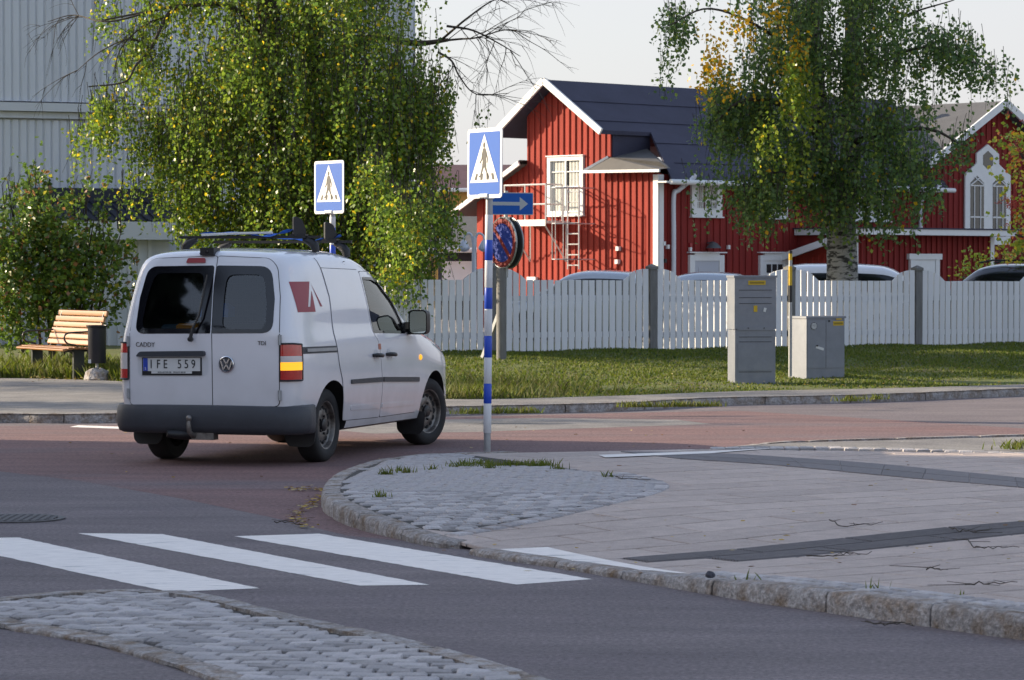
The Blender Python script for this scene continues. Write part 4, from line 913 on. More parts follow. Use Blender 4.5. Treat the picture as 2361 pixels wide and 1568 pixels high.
# near sign: pole foot at photo (1123,1062)
pb_ = P(1123, 1062); s_ = F / pb_.y
def zz(y, s=s_, y0=1062): return (y0 - y) / s
bands = []
edges = [(998, 930, 'w'), (930, 884, 'b'), (884, 824, 'w'), (824, 774, 'b'), (774, 712, 'w'), (712, 663, 'b'), (663, 600, 'w'), (600, 553, 'b'), (553, 495, 'w')]
for a, b, c in edges: bands.append((zz(a), zz(b), M_stripe_b if c == 'b' else M_stripe_w))
ped_sign('crossing_sign', 'pedestrian crossing sign on the blue and white banded pole at the cobbled corner', (pb_.x, pb_.y, 0), R(-90 - 60), bands, zz(457), lean=R(.5))
# sign behind the van
ZB = F / 203; pb2 = Vector((at(767, 620, ZB).x, ZB, .0)); y02 = 620 + CH * 203
bands = [((y02 - a) / 203, (y02 - b) / 203, M_stripe_b if c == 'b' else M_stripe_w) for a, b, c in ((905, 850, 'b'), (850, 803, 'w'), (803, 755, 'b'), (755, 706, 'w'), (706, 660, 'b'), (660, 612, 'w'), (612, 565, 'b'), (565, 560, 'w'), (560, 525, 'b'), (525, 500, 'w'))]
ped_sign('crossing_sign', 'pedestrian crossing sign rising behind the white van', (pb2.x, pb2.y, 0), R(-90 - 53), bands, (y02 - 493) / 203)
# no-parking sign with arrow plate on a wooden post
nb = P(1167, 826, .33); s3 = F / nb.y; h3 = lambda y: (826 - y) / s3
t = thing('no_parking_sign', 'round no parking sign under a blue arrow plate on a grey post', 'road sign', (nb.x, nb.y, .33))
MB().tube([(-.07, 0, -.1), (-.07, 0, h3(618))], .075, 10).build('post', M_post, t, smooth=50)
MB().tube([(0, 0, h3(640)), (0, 0, h3(440))], .030, 12).build('pipe', M_metal_grey, t, smooth=50)
MB().beam((-.35, .25, 0), (-.10, .02, h3(720)), .05, .05).build('stay', M_metal_grey, t)
fa = R(-90 - 57); n3 = Vector((math.cos(fa), math.sin(fa), 0)); e3 = Vector((-n3.y, n3.x, 0)); zc = h3(560)
M_redd = mat('shaded_sign_red', (.19, .012, .014), .6, spec=.3); M_blued = mat('shaded_sign_blue', (.006, .030, .24), .6, spec=.3)  # darker red and blue: tree shade put into the disc colours
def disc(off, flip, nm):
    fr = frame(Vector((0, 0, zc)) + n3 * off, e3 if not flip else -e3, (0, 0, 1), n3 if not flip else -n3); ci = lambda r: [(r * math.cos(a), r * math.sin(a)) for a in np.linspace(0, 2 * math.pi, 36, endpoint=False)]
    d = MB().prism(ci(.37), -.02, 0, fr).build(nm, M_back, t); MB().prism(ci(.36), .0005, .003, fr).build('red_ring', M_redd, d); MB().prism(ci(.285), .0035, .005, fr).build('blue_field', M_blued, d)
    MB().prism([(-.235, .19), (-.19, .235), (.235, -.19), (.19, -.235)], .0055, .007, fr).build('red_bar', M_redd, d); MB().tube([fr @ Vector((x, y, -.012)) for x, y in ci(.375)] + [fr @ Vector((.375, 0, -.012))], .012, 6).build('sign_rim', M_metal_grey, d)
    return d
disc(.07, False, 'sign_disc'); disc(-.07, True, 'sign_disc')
fa2 = R(-62); n4 = Vector((math.cos(fa2), math.sin(fa2), 0)); e4 = Vector((-n4.y, n4.x, 0)); fr = frame(Vector((.06, 0, h3(470))) + n4 * .05, e4, (0, 0, 1), n4)
ap = MB().prism(round_poly([(-.42, -.165), (.36, -.165), (.36, .165), (-.42, .165)], .02), -.008, 0, fr).build('arrow_plate', M_sgrey, t)
MB().prism(round_poly([(-.408, -.153), (.348, -.153), (.348, .153), (-.408, .153)], .015), .0005, .003, fr).build('plate_field', M_blue_s, ap)
MB().prism([(-.33, -.026), (.13, -.026), (.13, -.10), (.27, 0), (.13, .10), (.13, .026), (-.33, .026)], .0035, .005, fr).build('arrow', M_sgrey, ap)

# ------------------------------------------------------------------ cabinets
M_cab = mat('cabinet_grey', (.20, .215, .25), .5, .25, var=.1, vscale=5, bump=.1, bscale=30, col2=(.23, .24, .265), c2scale=2); M_cab_d = mat('cabinet_gap', (.05, .053, .06), .7); M_yel = mat('sticker_yellow', (.55, .36, .01), .5); M_wst = mat('sticker_white', (.6, .61, .62), .6)
cr_ = R(18)
def cab(name, label, base, w, d, h, rz): return thing(name, label, 'utility cabinet', tuple(base), rz)
zc1 = .18; c1b = P(1736, 874, zc1); w1 = .585
c1 = cab('utility_cabinet', 'tall grey two-part utility cabinet standing on the grass before the fence', (c1b.x + .02, c1b.y + .50, zc1 + .005 - .02), w1, .36, 1.36, R(10))
H1 = 1.37; hm = .665
lo = MB().box((0, 0, hm / 2 - .05), (.56, .40, hm + .1)).build('lower_housing', M_cab, c1); up = MB().box((0, 0, (hm + H1) / 2 + .004), (.575, .41, H1 - hm - .008)).build('upper_housing', M_cab, c1); MB().box((0, 0, H1 + .012), (.60, .44, .03)).build('lid', M_cab, c1)
for z in (.10, .505, .57): MB().box((0, -.2005, z), (.45, .006, .008)).build('door_seam', M_cab_d, lo)
MB().box((.0, -.2, .30), (.48, .012, .36)).build('door_panel', M_cab, lo)
for z in (1.10, 1.20, 1.02): MB().box((0, -.206, z), (.45, .006, .008)).build('door_seam', M_cab_d, up)
MB().box((0, -.206, .685), (.50, .01, .05)).build('hinge_bar', M_cab, up)
for x in (-.1, .12): MB().lathe([(.008, 0), (.008, -.012), (.001, -.014)], 8, (x, -.208, .69), 'y').build('bolt', M_cab_d, up)
MB().box((.02, -.208, 1.30), (.24, .006, .058)).build('warning_label', M_yel, up); MB().box((0, -.209, .95), (.05, .006, .085)).build('warning_label', M_yel, up); MB().box((.02, -.212, 1.30), (.20, .004, .026)).build('label_print', mat('print_brown', (.25, .17, .01), .6), up)
MB().box((.13, -.209, .935), (.035, .005, .055), M=Matrix.Rotation(R(15), 3, 'Y')).build('paper_scrap', M_wst, up)
zc2 = .20; c2b = P(1892, 862, zc2)
c2 = cab('utility_cabinet', 'low wide grey utility cabinet with two doors, round sticker and torn paper', (c2b.x - .03, c2b.y + .25, zc2 - .02), .7, .4, .8, R(28))
MB().box((0, 0, .355), (.63, .44, .86)).build('housing', M_cab, c2); tp = MB().box((0, 0, .80), (.66, .47, .03)).build('lid', M_cab, c2)
for x in (-.153, .157): dd_ = MB().box((x, -.221, .43), (.302, .014, .66)).build('cabinet_door', M_cab, c2)
MB().box((.002, -.2205, .43), (.008, .012, .66)).build('door_gap', M_cab_d, c2)
rs_ = MB(); rs_.lathe([(.052, 0), (.052, -.004), (.001, -.004)], 24, (-.20, -0.2285, .68), 'y'); rso = rs_.build('round_sticker', M_cab_d, c2)
for k in range(-2, 3): h_ = math.sqrt(.045 ** 2 - (k * .018) ** 2); MB().box((-.20, -0.2335, .68 + k * .018), (2 * h_, .003, .011)).build('sticker_bar', M_wst, rso)
MB().box((.205, -0.2295, .715), (.17, .005, .06)).build('warning_label', M_yel, c2); MB().box((.205, -0.2325, .715), (.14, .004, .028)).build('label_print', MATS['print_brown'], c2); MB().box((.215, -0.2295, .775), (.09, .005, .02)).build('warning_label', M_yel, c2)
MB().box((-.10, -0.2295, .375), (.13, .005, .035), M=Matrix.Rotation(R(16), 3, 'Y')).build('paper_scrap', M_wst, c2); MB().lathe([(.012, 0), (.012, -.014), (.001, -.016)], 8, (-.145, -0.2275, .41), 'y').build('lock', M_black, c2); MB().lathe([(.012, 0), (.012, -.014), (.001, -.016)], 8, (.05, -0.2275, .75), 'y').build('lock', M_black, c2)
# marker pole between the cabinets
mk = at(1822, 860, 41.5); mkz = .19
t = thing('marker_pole', 'slim black and yellow marker pole standing between the two grey cabinets', 'marker pole', (mk.x, 41.5, mkz)); sc = F / 41.5; m0 = 620 + (CH - mkz) * sc; mz = lambda y: (m0 - y) / sc
for a, b, m in ((868, 735, M_metal_grey), (735, 697, M_metal_grey), (697, 658, M_black), (658, 614, M_yel), (614, 600, M_metal_grey), (600, 585, M_yel), (585, 578, M_black)): MB().tube([(0, 0, mz(a)), (0, 0, mz(b))], .025, 12).build('pole_band', m, t, smooth=40)

# ------------------------------------------------------------------ bench and litter bin
M_wood = mat('bench_wood', (.34, .155, .055), .38, coat=.35, var=.25, vscale=8, stretch=(.4, 6, 6), col2=(.26, .11, .035), c2scale=3); M_bmet = mat('bench_metal', (.022, .028, .026), .4)
bx = Vector((.50, -.86, 0)).normalized(); bn = Vector((-.86, -.50, 0)).normalized()                     # along the bench, and its front
la, lb = P(88, 866, .1), P(178, 874, .1); bc = (la + lb) / 2; 
bench = thing('park_bench', 'varnished slatted wooden bench on two dark legs beside the bush', 'bench', (bc.x, bc.y, .1), math.atan2(bx.y, bx.x))
# local: x along, y = rearwards
sm = {}
def slat(y, z, tilt, w=.075):
    prof = round_poly([(-w / 2, -.016), (w / 2, -.016), (w / 2, .016), (-w / 2, .016)], .014, 3); MB().prism(prof, -.90, .90, frame((0, y, z), (0, math.cos(tilt), math.sin(tilt)), (0, -math.sin(tilt), math.cos(tilt)), (1, 0, 0))).build('slat', M_wood, bench, smooth=40)
for k, (y, z, tl) in enumerate(((-.24, .415, .25), (-.155, .432, .08), (-.07, .437, 0), (.015, .434, -.05), (.10, .428, -.05), (.18, .425, .0))): slat(y, z, tl)
for k in range(6): slat(.225 + k * .032 + (.012 if k > 4 else 0), .50 + k * .083, R(70) + k * .05, .078)
lg_ = (lb - la).length / 2
for sx in (-1, 1):
    MB().box((sx * lg_, 0, .20), (.06, .16, .46)).build('leg', M_bmet, bench)
    MB().tube([(sx * lg_, -.22, .395), (sx * lg_, 0, .40), (sx * lg_, .19, .40), (sx * lg_, .25, .50), (sx * lg_, .40, .93)], .018, 8).build('bracket', M_bmet, bench, smooth=50)
    MB().tube(smooth_path([(sx * .80, -.02, .42), (sx * .80, -.03, .47), (sx * .80, -.16, .50), (sx * .80, -.21, .56), (sx * .80, -.20, .62), (sx * .80, -.14, .65), (sx * .80, .05, .66), (sx * .80, .26, .67)], 5), .013, 8).build('armrest', M_bmet, bench, smooth=50)
bb = P(224, 876, .1)
bin_ = thing('litter_bin', 'dark cylindrical litter bin on a short pole in a stone foot beside the bench', 'litter bin', (bb.x, bb.y, .1)); sb = F / bb.y
MB().lathe([(.001, .235), (.118, .235), (.125, .25), (.128, .70), (.134, .735), (.150, .745), (.152, .765), (.138, .765), (.118, .70), (.112, .30), (.001, .30)], 28).build('bin_body', mat('bin_dark', (.016, .017, .024), .35, var=.1), bin_, smooth=40)
MB().tube([(0, 0, 0), (0, 0, .26)], .022, 10).build('pole', M_metal_grey, bin_, smooth=40); st = MB(); pr = [(.001, .165), (.09, .16), (.16, .11), (.20, .02), (.20, -.04)]; st.lathe(pr, 9)
st.v = [(x * (1 + random.uniform(-.1, .1)), y * (1 + random.uniform(-.1, .1)), z * (1 + random.uniform(-.1, .1))) for x, y, z in st.v]; st.build('stone_foot', M_granite, bin_); MB().box((-.09, -.095, .262), (.04, .02, .05)).build('bin_latch', M_wst, bin_)
# ------------------------------------------------------------------ buildings
M_redw = mat('falu_red_sunlit', (.29, .030, .016), .85, var=.3, vscale=3, bump=.4, bscale=60, stretch=(1, 1, .12), rnd=.10)  # house red as seen on the sunlit gable and porch side
M_redw2 = mat('falu_red_shaded', (.215, .016, .012), .85, var=.3, vscale=3, bump=.4, bscale=60, stretch=(1, 1, .12), rnd=.10)  # same house red, shade of the sunless walls put into the colour
M_roof = mat('roof_felt', (.040, .039, .066), .8, var=.2, vscale=1.2, bump=.5, bscale=50); M_roof_l = mat('roof_grey', (.105, .10, .095), .8, var=.15, vscale=2, bump=.4, bscale=50); M_trim = mat('trim_white', (.72, .73, .72), .55, var=.04)
M_pane = mat('house_pane', (.035, .04, .042), .05, spec=.8); M_curt = mat('curtain', (.55, .56, .52), .9, var=.1, vscale=12, stretch=(8, 1, .5)); M_pipe = mat('downpipe', (.60, .63, .68), .4, .2); M_doorp = mat('door_grey', (.46, .48, .53), .6)
HO = Vector(((1517 - CX) / F * 75.27, 75.27, .0)); ha = math.atan2(.688, .725); hu = Vector((math.cos(ha), math.sin(ha), 0)); hv = Vector((-hu.y, hu.x, 0))
house = thing('red_house', 'red wooden house with dark felt roof, white trimmed gable and fire escape', 'house', tuple(HO), ha)
def wall_face(poly, plane, off, name, m, parent, th=.12):   # polygon on the gable (b,z) or the long front (a,z), thickness inwards
    if plane == 'g': fr = frame((off, 0, 0), (0, 1, 0), (0, 0, 1), (1, 0, 0))
    else: fr = frame((0, off, 0), (1, 0, 0), (0, 0, 1), (0, 1, 0))
    return MB().prism(poly, 0, th, fr).build(name, m, parent)
slope = .655; RZ = 6.42; RB = 3.62
gw = wall_face([(0, 0), (6.6, 0), (6.6, 3.45), (4.66, 4.40), (4.66, 5.62), (RB, 6.36), (1.66, 5.12), (1.66, 4.35), (0, 4.02)], 'g', 0, 'gable_wall', M_redw, house)
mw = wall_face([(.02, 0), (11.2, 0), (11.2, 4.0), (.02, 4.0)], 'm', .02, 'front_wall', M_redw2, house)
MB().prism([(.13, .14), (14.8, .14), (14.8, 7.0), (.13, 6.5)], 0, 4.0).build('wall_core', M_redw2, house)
def ztop_g(b):                                              # upper edge of the gable wall at b
    if b < 1.66: return 4.04 + .2 * b
    if b < RB: return min(RZ - .06 - (RB - b) * slope, 9)
    if b < 4.66: return RZ - .06 - (b - RB) * .76
    return 4.38 - (b - 4.66) * .49
bat = {}
def batten(h, m):
    k = (round(h, 2), m.name)
    if k not in bat: bat[k] = MB().box((0, 0, k[0] / 2), (.045, .03, k[0])).mesh('batten', m)
    return bat[k]
gwin = (2.58, 3.88, 3.02, 4.52)
b = .12
while b < 6.5:
    zt = ztop_g(b)
    if gwin[0] - .03 < b < gwin[1] + .03:
        inst('batten', batten(gwin[2] - .02, M_redw), gw, (-.015, b, 0), rz=R(90)); inst('batten', batten(zt - gwin[3] - .02, M_redw), gw, (-.015, b, gwin[3] + .02), rz=R(90))
    else: inst('batten', batten(zt, M_redw), gw, (-.015, b, 0), rz=R(90))
    b += .215
openings = [(1.18, 2.30, 2.97, 3.94), (3.74, 4.80, 2.96, 3.94), (7.46, 8.94, 2.93, 3.93), (1.10, 2.37, .1, 2.05), (3.73, 4.85, .1, 2.06)]
a = .14
while a < 11.2:
    segs = [(0, 3.98)]
    for o in openings:
        if o[0] - .04 < a < o[1] + .04:
            ns = []
            for s in segs:
                if o[2] > s[0]: ns.append((s[0], min(s[1], o[2])))
                if o[3] < s[1]: ns.append((max(s[0], o[3]), s[1]))
            segs = ns
    for s in segs:
        if s[1] - s[0] > .05: inst('batten', batten(s[1] - s[0], M_redw2), mw, (a, .005, s[0]))
    a += .24
def window(parent, plane, off, x0, x1, z0, z1, nv=2, nh=3, tr=.11, curtain=True, name='window'):
    fr = frame((off, 0, 0), (0, -1, 0), (0, 0, 1), (-1, 0, 0)) if plane == 'g' else frame((0, off, 0), (1, 0, 0), (0, 0, 1), (0, -1, 0))
    if plane == 'g': x0, x1 = -x1, -x0
    w = empty(name); w.parent = parent; mb = MB(); ti = tr
    def bar_(a0, a1, b0, b1, d0, d1, nm, m): MB().prism([(a0, b0), (a1, b0), (a1, b1), (a0, b1)], d0, d1, fr).build(nm, m, w)
    bar_(x0 + ti, x1 - ti, z0 + ti, z1 - ti, -.06, -.02, 'pane', M_pane if not curtain else M_pane)
    if curtain:
        W_ = (x1 - x0 - 2 * ti)
        for c0, c1 in ((x0 + ti, x0 + ti + W_ * .42), (x1 - ti - W_ * .42, x1 - ti)):
            cp = [(c0 + (c1 - c0) * k / 8, -.004 + .010 * (k % 2)) for k in range(9)]; mbc = MB(); mbc.add([fr @ Vector((q[0], z, -.018 + q[1])) for z in (z0 + ti, z1 - ti) for q in cp], [(k, k + 1, 10 + k, 9 + k) for k in range(8)]); mbc.build('curtain', M_curt, w)
    bar_(x0, x0 + tr, z0, z1, -.02, .05, 'frame', M_trim); bar_(x1 - tr, x1, z0, z1, -.02, .05, 'frame', M_trim); bar_(x0 + tr, x1 - tr, z0, z0 + tr, -.02, .05, 'frame', M_trim); bar_(x0 + tr, x1 - tr, z1 - tr, z1, -.02, .05, 'frame', M_trim)
    bar_(x0 - .03, x1 + .03, z0 - .035, z0 - .002, -.02, .09, 'sill', M_trim); bar_(x0 - .03, x1 + .03, z1 + .002, z1 + .03, -.02, .08, 'lintel', M_trim)
    W_, H_ = x1 - x0 - 2 * tr, z1 - z0 - 2 * tr
    bar_(x0 + tr + W_ / 2 - .028, x0 + tr + W_ / 2 + .028, z0 + tr, z1 - tr, -.015, .03, 'mullion', M_trim)
    for f in (.22, .52) if nh == 3 else (.7,): bar_(x0 + tr, x1 - tr, z1 - tr - H_ * f - .013, z1 - tr - H_ * f + .013, -.014, .02, 'glazing_bar', M_trim)
    return w
window(house, 'g', -.02, *gwin); window(house, 'm', 0, *openings[0][:2], *openings[0][2:], tr=.20, nh=2); window(house, 'm', 0, *openings[1], tr=.16, nh=2); window(house, 'm', 0, *openings[2], tr=.16, nh=2)
def hbox(c, d, nm, m, par=house): return MB().box(c, d).build(nm, m, par)
# doors
for x0, x1, zt, glz in ((1.10, 2.37, 2.05, False), (3.73, 4.85, 2.06, True)):
    d = hbox(((x0 + x1) / 2, -.01, 1.0), (x1 - x0 - .36, .06, 1.95), 'door', M_doorp if not glz else M_trim)
    for xx in (x0 + .09, x1 - .09): hbox((xx, -.02, 1.0), (.18, .08, 2.0), 'door_frame', M_trim, d)
    hbox(((x0 + x1) / 2, -.02, zt - .10), (x1 - x0 - .36, .08, .19), 'door_frame', M_trim, d); hbox(((x0 + x1) / 2, -.05, zt + .012), (x1 - x0 + .10, .12, .03), 'door_hood', M_trim, d)
    if glz:
        for k in (-1, 0, 1): hbox(((x0 + x1) / 2 + k * .22, -.045, 1.66), (.17, .01, .22), 'door_pane', M_pane, d)
    else: hbox(((x0 + x1) / 2, -.045, .95), (.62, .012, 1.5), 'door_panel', M_doorp, d); hbox((x1 - .30, -.06, 1.38), (.12, .03, .02), 'door_handle', M_metal_grey, d)
hl = MB().lathe([(.02, .16), (.10, .12), (.19, .02), (.20, 0), (.001, .0)], 18, (1.79, -.22, 2.17)).tube([(1.79, 0, 2.30), (1.79, -.2, 2.32)], .02, 6).build('door_lamp', M_back, house, smooth=40)
for x, z, m in ((.18, 2.28, M_trim), (.32, 2.2, M_trim), (1.13, 2.25, M_red_s), (1.13, 2.14, M_trim), (2.55, 2.2, M_trim), (.22, 1.85, M_black)): hbox((x, -.03, z), (.07, .07, .10), 'wall_fitting', m)
for b_, z in ((1.33, 2.16), (1.36, 1.83), (4.44, 1.39), (1.35, 1.44)): hbox((-.05, b_, z), (.1, .10 if z < 2.5 and z > 1.7 else .32, .11), 'wall_fitting', M_trim)
# corner board, pipes, gutters
hbox((-.012, .05, 2.0), (.06, .17, 3.98), 'corner_board', M_trim); hbox((.085, -.005, 2.0), (.17, .06, 3.98), 'corner_board', M_trim)
def pipe(x, top, nm='downpipe'):
    MB().tube(smooth_path([(x + .42, -.40, top), (x + .40, -.38, top - .12), (x + .12, -.14, top - .42), (x, -.10, top - .56), (x, -.10, 2.4), (x, -.10, .2)], 5), .06, 10).build(nm, M_pipe, house, smooth=50)
pipe(.46, 4.02); pipe(10.16, 3.98)
# roof: main slope with a notch by the gable, short rear slope, white barge boards
ov = .42; E0 = -.38; zr = lambda bb_: RZ - (RB - bb_) * slope
rf = MB(); TH = .10
def rquad(pts, th=TH, m=0): rf.add([Vector(p) for p in pts] + [Vector(p) - Vector((0, 0, th)) for p in pts], [tuple(range(len(pts))), tuple(range(2 * len(pts) - 1, len(pts) - 1, -1))] + [(i, len(pts) + i, len(pts) + (i + 1) % len(pts), (i + 1) % len(pts)) for i in range(len(pts))], m)
RE = 11.0
rquad([(-ov, RB, zr(RB) + .06), (-ov, 1.55, zr(1.55) + .06), (1.35, 1.55, zr(1.55) + .06), (.10, E0, zr(E0) + .06), (RE, E0, zr(E0) + .06), (RE + 2.5, RB, zr(RB) + .06)])
rquad([(-ov, RB, RZ + .06), (RE + 2.5, RB, RZ + .06), (RE + 2.5, 7.2, 4.9), (4.0, 7.2, 4.9), (4.0, 5.45, 5.16), (-ov, 5.45, 5.16)])
rfo = rf.build('roof', M_roof, house)
for bb_ in (.3, 1.1, 1.95, 2.75): MB().beam((-ov + .05 if bb_ > 1.5 else .9, bb_, zr(bb_) + .063), (RE + bb_ * .6, bb_, zr(bb_) + .063), .05, .004).build('roof_lap', M_roof, rfo)
MB().prism([(.05, 4.3), (1.40, 4.3), (1.40, 5.14), (.05, 5.14)], 0, .05, frame((0, 1.62, 0), (1, 0, 0), (0, 0, 1), (0, 1, 0))).build('roof_cheek', M_roof, house)
rk = MB()
rk.add([(.0, 1.70, 4.46), (1.32, 1.66, 4.72), (.12, -.32, 4.13), (-.02, -.30, 4.13)], [(0, 1, 2, 3), (3, 2, 1, 0)]); rk.add([(-.32, 2.26, 4.13), (.0, 1.72, 4.46), (-.0, -.05, 4.30), (.0, -.34, 4.14), (-.32, -.34, 4.10)], [(4, 3, 2, 1, 0), (0, 1, 2, 3, 4)])
so_ = rk.build('skirt_roof', M_roof_l, house); MB().beam((-.33, 2.3, 4.10), (-.33, -.36, 4.07), .05, .07).build('fascia', M_trim, so_); MB().beam((-.33, 2.28, 4.13), (-.02, 1.72, 4.47), .05, .06).build('fascia', M_trim, so_)
def barge(a, b_, w=.17): MB().beam((-ov - .03, *a), (-ov - .03, *b_), .06, w).build('barge_board', M_trim, rfo)
barge((RB, RZ + .03), (1.55, zr(1.55) + .02)); barge((RB, RZ + .03), (5.48, 5.14))
gu = MB().tube([(.0, E0 - .05, zr(E0) + .0), (RE + .2, E0 - .05, zr(E0) - .02)], .065, 8).build('gutter', M_trim, rfo, smooth=50)
MB().box((5.4, -.18, 3.80), (11.0, .40, .04)).build('soffit', M_trim, rfo)
# side wing roof left of the gable
sw = MB().add([(-.3, 4.66, 4.46), (-.3, 7.3, 3.15), (6, 7.3, 3.15), (6, 4.66, 4.46)], [(0, 1, 2, 3)]).add([(-.3, 4.66, 4.36), (-.3, 7.3, 3.05), (6, 7.3, 3.05), (6, 4.66, 4.36)], [(3, 2, 1, 0)]).build('side_roof', M_roof_l, house); MB().beam((-.32, 4.66, 4.38), (-.32, 7.3, 3.08), .05, .12).build('barge_board', M_trim, sw)
# cross wing with pointed window group
AX, AZ = 13.45, 6.30
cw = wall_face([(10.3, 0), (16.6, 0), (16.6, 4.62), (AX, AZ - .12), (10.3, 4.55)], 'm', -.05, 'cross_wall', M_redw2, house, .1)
a = 10.45
while a < 16.5:
    zt = (AZ - .2) - abs(a - AX) * .53
    if 12.0 < a < 14.15:
        inst('batten', batten(2.3, M_redw2), cw, (a, -.065, 0)); zz0 = 4.3 + .78 * (1 - min(1, abs(a - 13.05) / 1.05)) + .12
        if zt > zz0 + .1: inst('batten', batten(zt - zz0 - .1, M_redw2), cw, (a, -.065, zz0 + .05))
    else: inst('batten', batten(zt, M_redw2), cw, (a, -.065, 0))
    a += .24
cr = MB()
for sgn, x1, z1 in ((-1, 10.1, 4.5), (1, 16.8, 4.5)):
    q = [(AX, -.42, AZ), (x1, -.42, z1), (x1, 6, z1), (AX, 6, AZ)]; cr.add(q + [(x, y, z - .1) for x, y, z in q], [(0, 1, 2, 3), (7, 6, 5, 4), (0, 4, 5, 1), (1, 5, 6, 2)])
cro = cr.build('cross_roof', mat('roof_mid_grey', (.085, .085, .09), .8, var=.15, vscale=2, bump=.4, bscale=50), house); MB().beam((AX, -.44, AZ - .04), (10.1, -.44, 4.46), .06, .20).build('barge_board', M_trim, cro); MB().beam((AX, -.44, AZ - .04), (16.8, -.44, 4.46), .06, .20).build('barge_board', M_trim, cro)
MB().box((11.3, 3.6, 6.5), (.16, .16, .8)).box((11.3, 3.6, 6.92), (.22, .22, .05)).build('chimney', M_trim, house)
tw = empty('triple_window'); tw.parent = house; fy = frame((0, -.08, 0), (1, 0, 0), (0, 0, 1), (0, -1, 0))
outl = [(12.06, 2.32), (14.09, 2.32), (14.09, 4.26), (13.56, 4.56), (13.56, 4.84), (13.06, 5.10), (12.56, 4.84), (12.56, 4.56), (12.06, 4.26)]
MB().prism(outl, 0, .05, fy).build('window_surround', M_trim, tw)
hexp = [(13.06 + .26 * math.sin(t), 4.66 + .26 * math.cos(t)) for t in np.linspace(0, 2 * math.pi, 6, endpoint=False)]
MB().prism(hexp[::-1], .05, .056, fy).build('pane', M_pane, tw)
for x0 in (12.28, 13.28):
    pn = MB().prism([(x0, 2.55), (x0 + .60, 2.55), (x0 + .60, 4.02), (x0 + .30, 4.22), (x0, 4.02)], .05, .056, fy).build('pane', M_pane, tw)
    for q in ([(x0 + .15, 2.55), (x0 + .18, 2.55), (x0 + .18, 3.95), (x0 + .15, 3.95)], [(x0 + .42, 2.55), (x0 + .45, 2.55), (x0 + .45, 3.95), (x0 + .42, 3.95)], [(x0, 3.93), (x0 + .60, 3.93), (x0 + .60, 3.96), (x0, 3.96)], [(x0, 3.06), (x0 + .60, 3.06), (x0 + .60, 3.10), (x0, 3.10)]): MB().prism(q, .057, .075, fy).build('glazing_bar', M_trim, pn)
    for p, q in (((x0, 3.96), (x0 + .42, 4.18)), ((x0 + .60, 3.96), (x0 + .18, 4.18))): MB().beam(fy @ Vector((*p, .066)), fy @ Vector((*q, .066)), .03, .03).build('glazing_bar', M_trim, pn)
# porch over the second door and flat-roofed annex
def a_at(px, bb): k = (px - CX) / F; return (k * (HO.y + bb * hv.y) - (HO.x + bb * hv.x)) / (hu.x - k * hu.y)
AB = -1.9; ax0, ax1 = a_at(1967, AB), a_at(2288, AB); aw_ = ax1 - ax0
po = thing('red_annex', 'low red boarded annex with flat white edged roof in front of the house', 'annex', tuple(HO + hu * ax0 + hv * AB), ha)
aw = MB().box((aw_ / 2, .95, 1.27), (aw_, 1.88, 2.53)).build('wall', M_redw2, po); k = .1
while k < aw_: inst('batten', batten(2.52, M_redw2), aw, (k, -.015, 0)); k += .22
MB().box((aw_ / 2 + .15, .68, 2.60), (aw_ + .55, 2.4, .15)).build('roof_slab', M_trim, po); MB().box((aw_ / 2 + .15, .68, 2.695), (aw_ + .61, 2.46, .035)).build('roof_felt', M_roof, po)
for x in (.06, aw_ - .06): MB().box((x, -.02, 1.25), (.16, .06, 2.5)).build('corner_board', M_trim, po)
dc = a_at(2128, AB) - ax0; dw = .5
MB().box((dc, -.03, .95), (.86, .06, 1.9)).build('door', M_trim, po); MB().box((dc, -.05, 1.97), (1.36, .10, .15)).build('door_frame', M_trim, po)
for x in (dc - .52, dc + .52): MB().box((x, -.04, .95), (.16, .08, 1.9)).build('door_frame', M_trim, po)
pr_ = thing('porch', 'small red porch with white sloping barge board between birch trunk and house door', 'porch', tuple(HO + hu * 4.9), ha)
pl_ = max(.5, ax0 - 4.95)
MB().add([(-.3, .0, 2.0), (-.3, -1.95, 2.52), (pl_, -1.95, 2.52), (pl_, 0, 2.0)], [(0, 1, 2, 3)]).add([(-.3, .0, 1.93), (-.3, -1.95, 2.45), (pl_, -1.95, 2.45), (pl_, 0, 1.93)], [(3, 2, 1, 0)]).build('roof', M_roof_l, pr_)
MB().beam((-.32, .02, 1.93), (-.32, -2.0, 2.47), .06, .17).build('barge_board', M_trim, pr_)
MB().prism([(0, 0), (-1.85, 0), (-1.85, 2.42), (0, 1.93)], 0, .06, frame((.1, 0, 0), (0, 1, 0), (0, 0, 1), (1, 0, 0))).build('side_wall', M_redw, pr_)
for q in np.arange(-1.75, -.1, .2): MB().box((.08, q, 1.0), (.05, .05, 1.9 + -q * .26 - .1)).build('batten', M_redw, pr_)
MB().box((pl_ / 2, -1.86, 1.2), (pl_ - .2, .06, 2.4)).build('front_wall', M_redw2, pr_); MB().box((.07, -1.88, 1.2), (.14, .12, 2.4)).build('corner_board', M_trim, pr_)
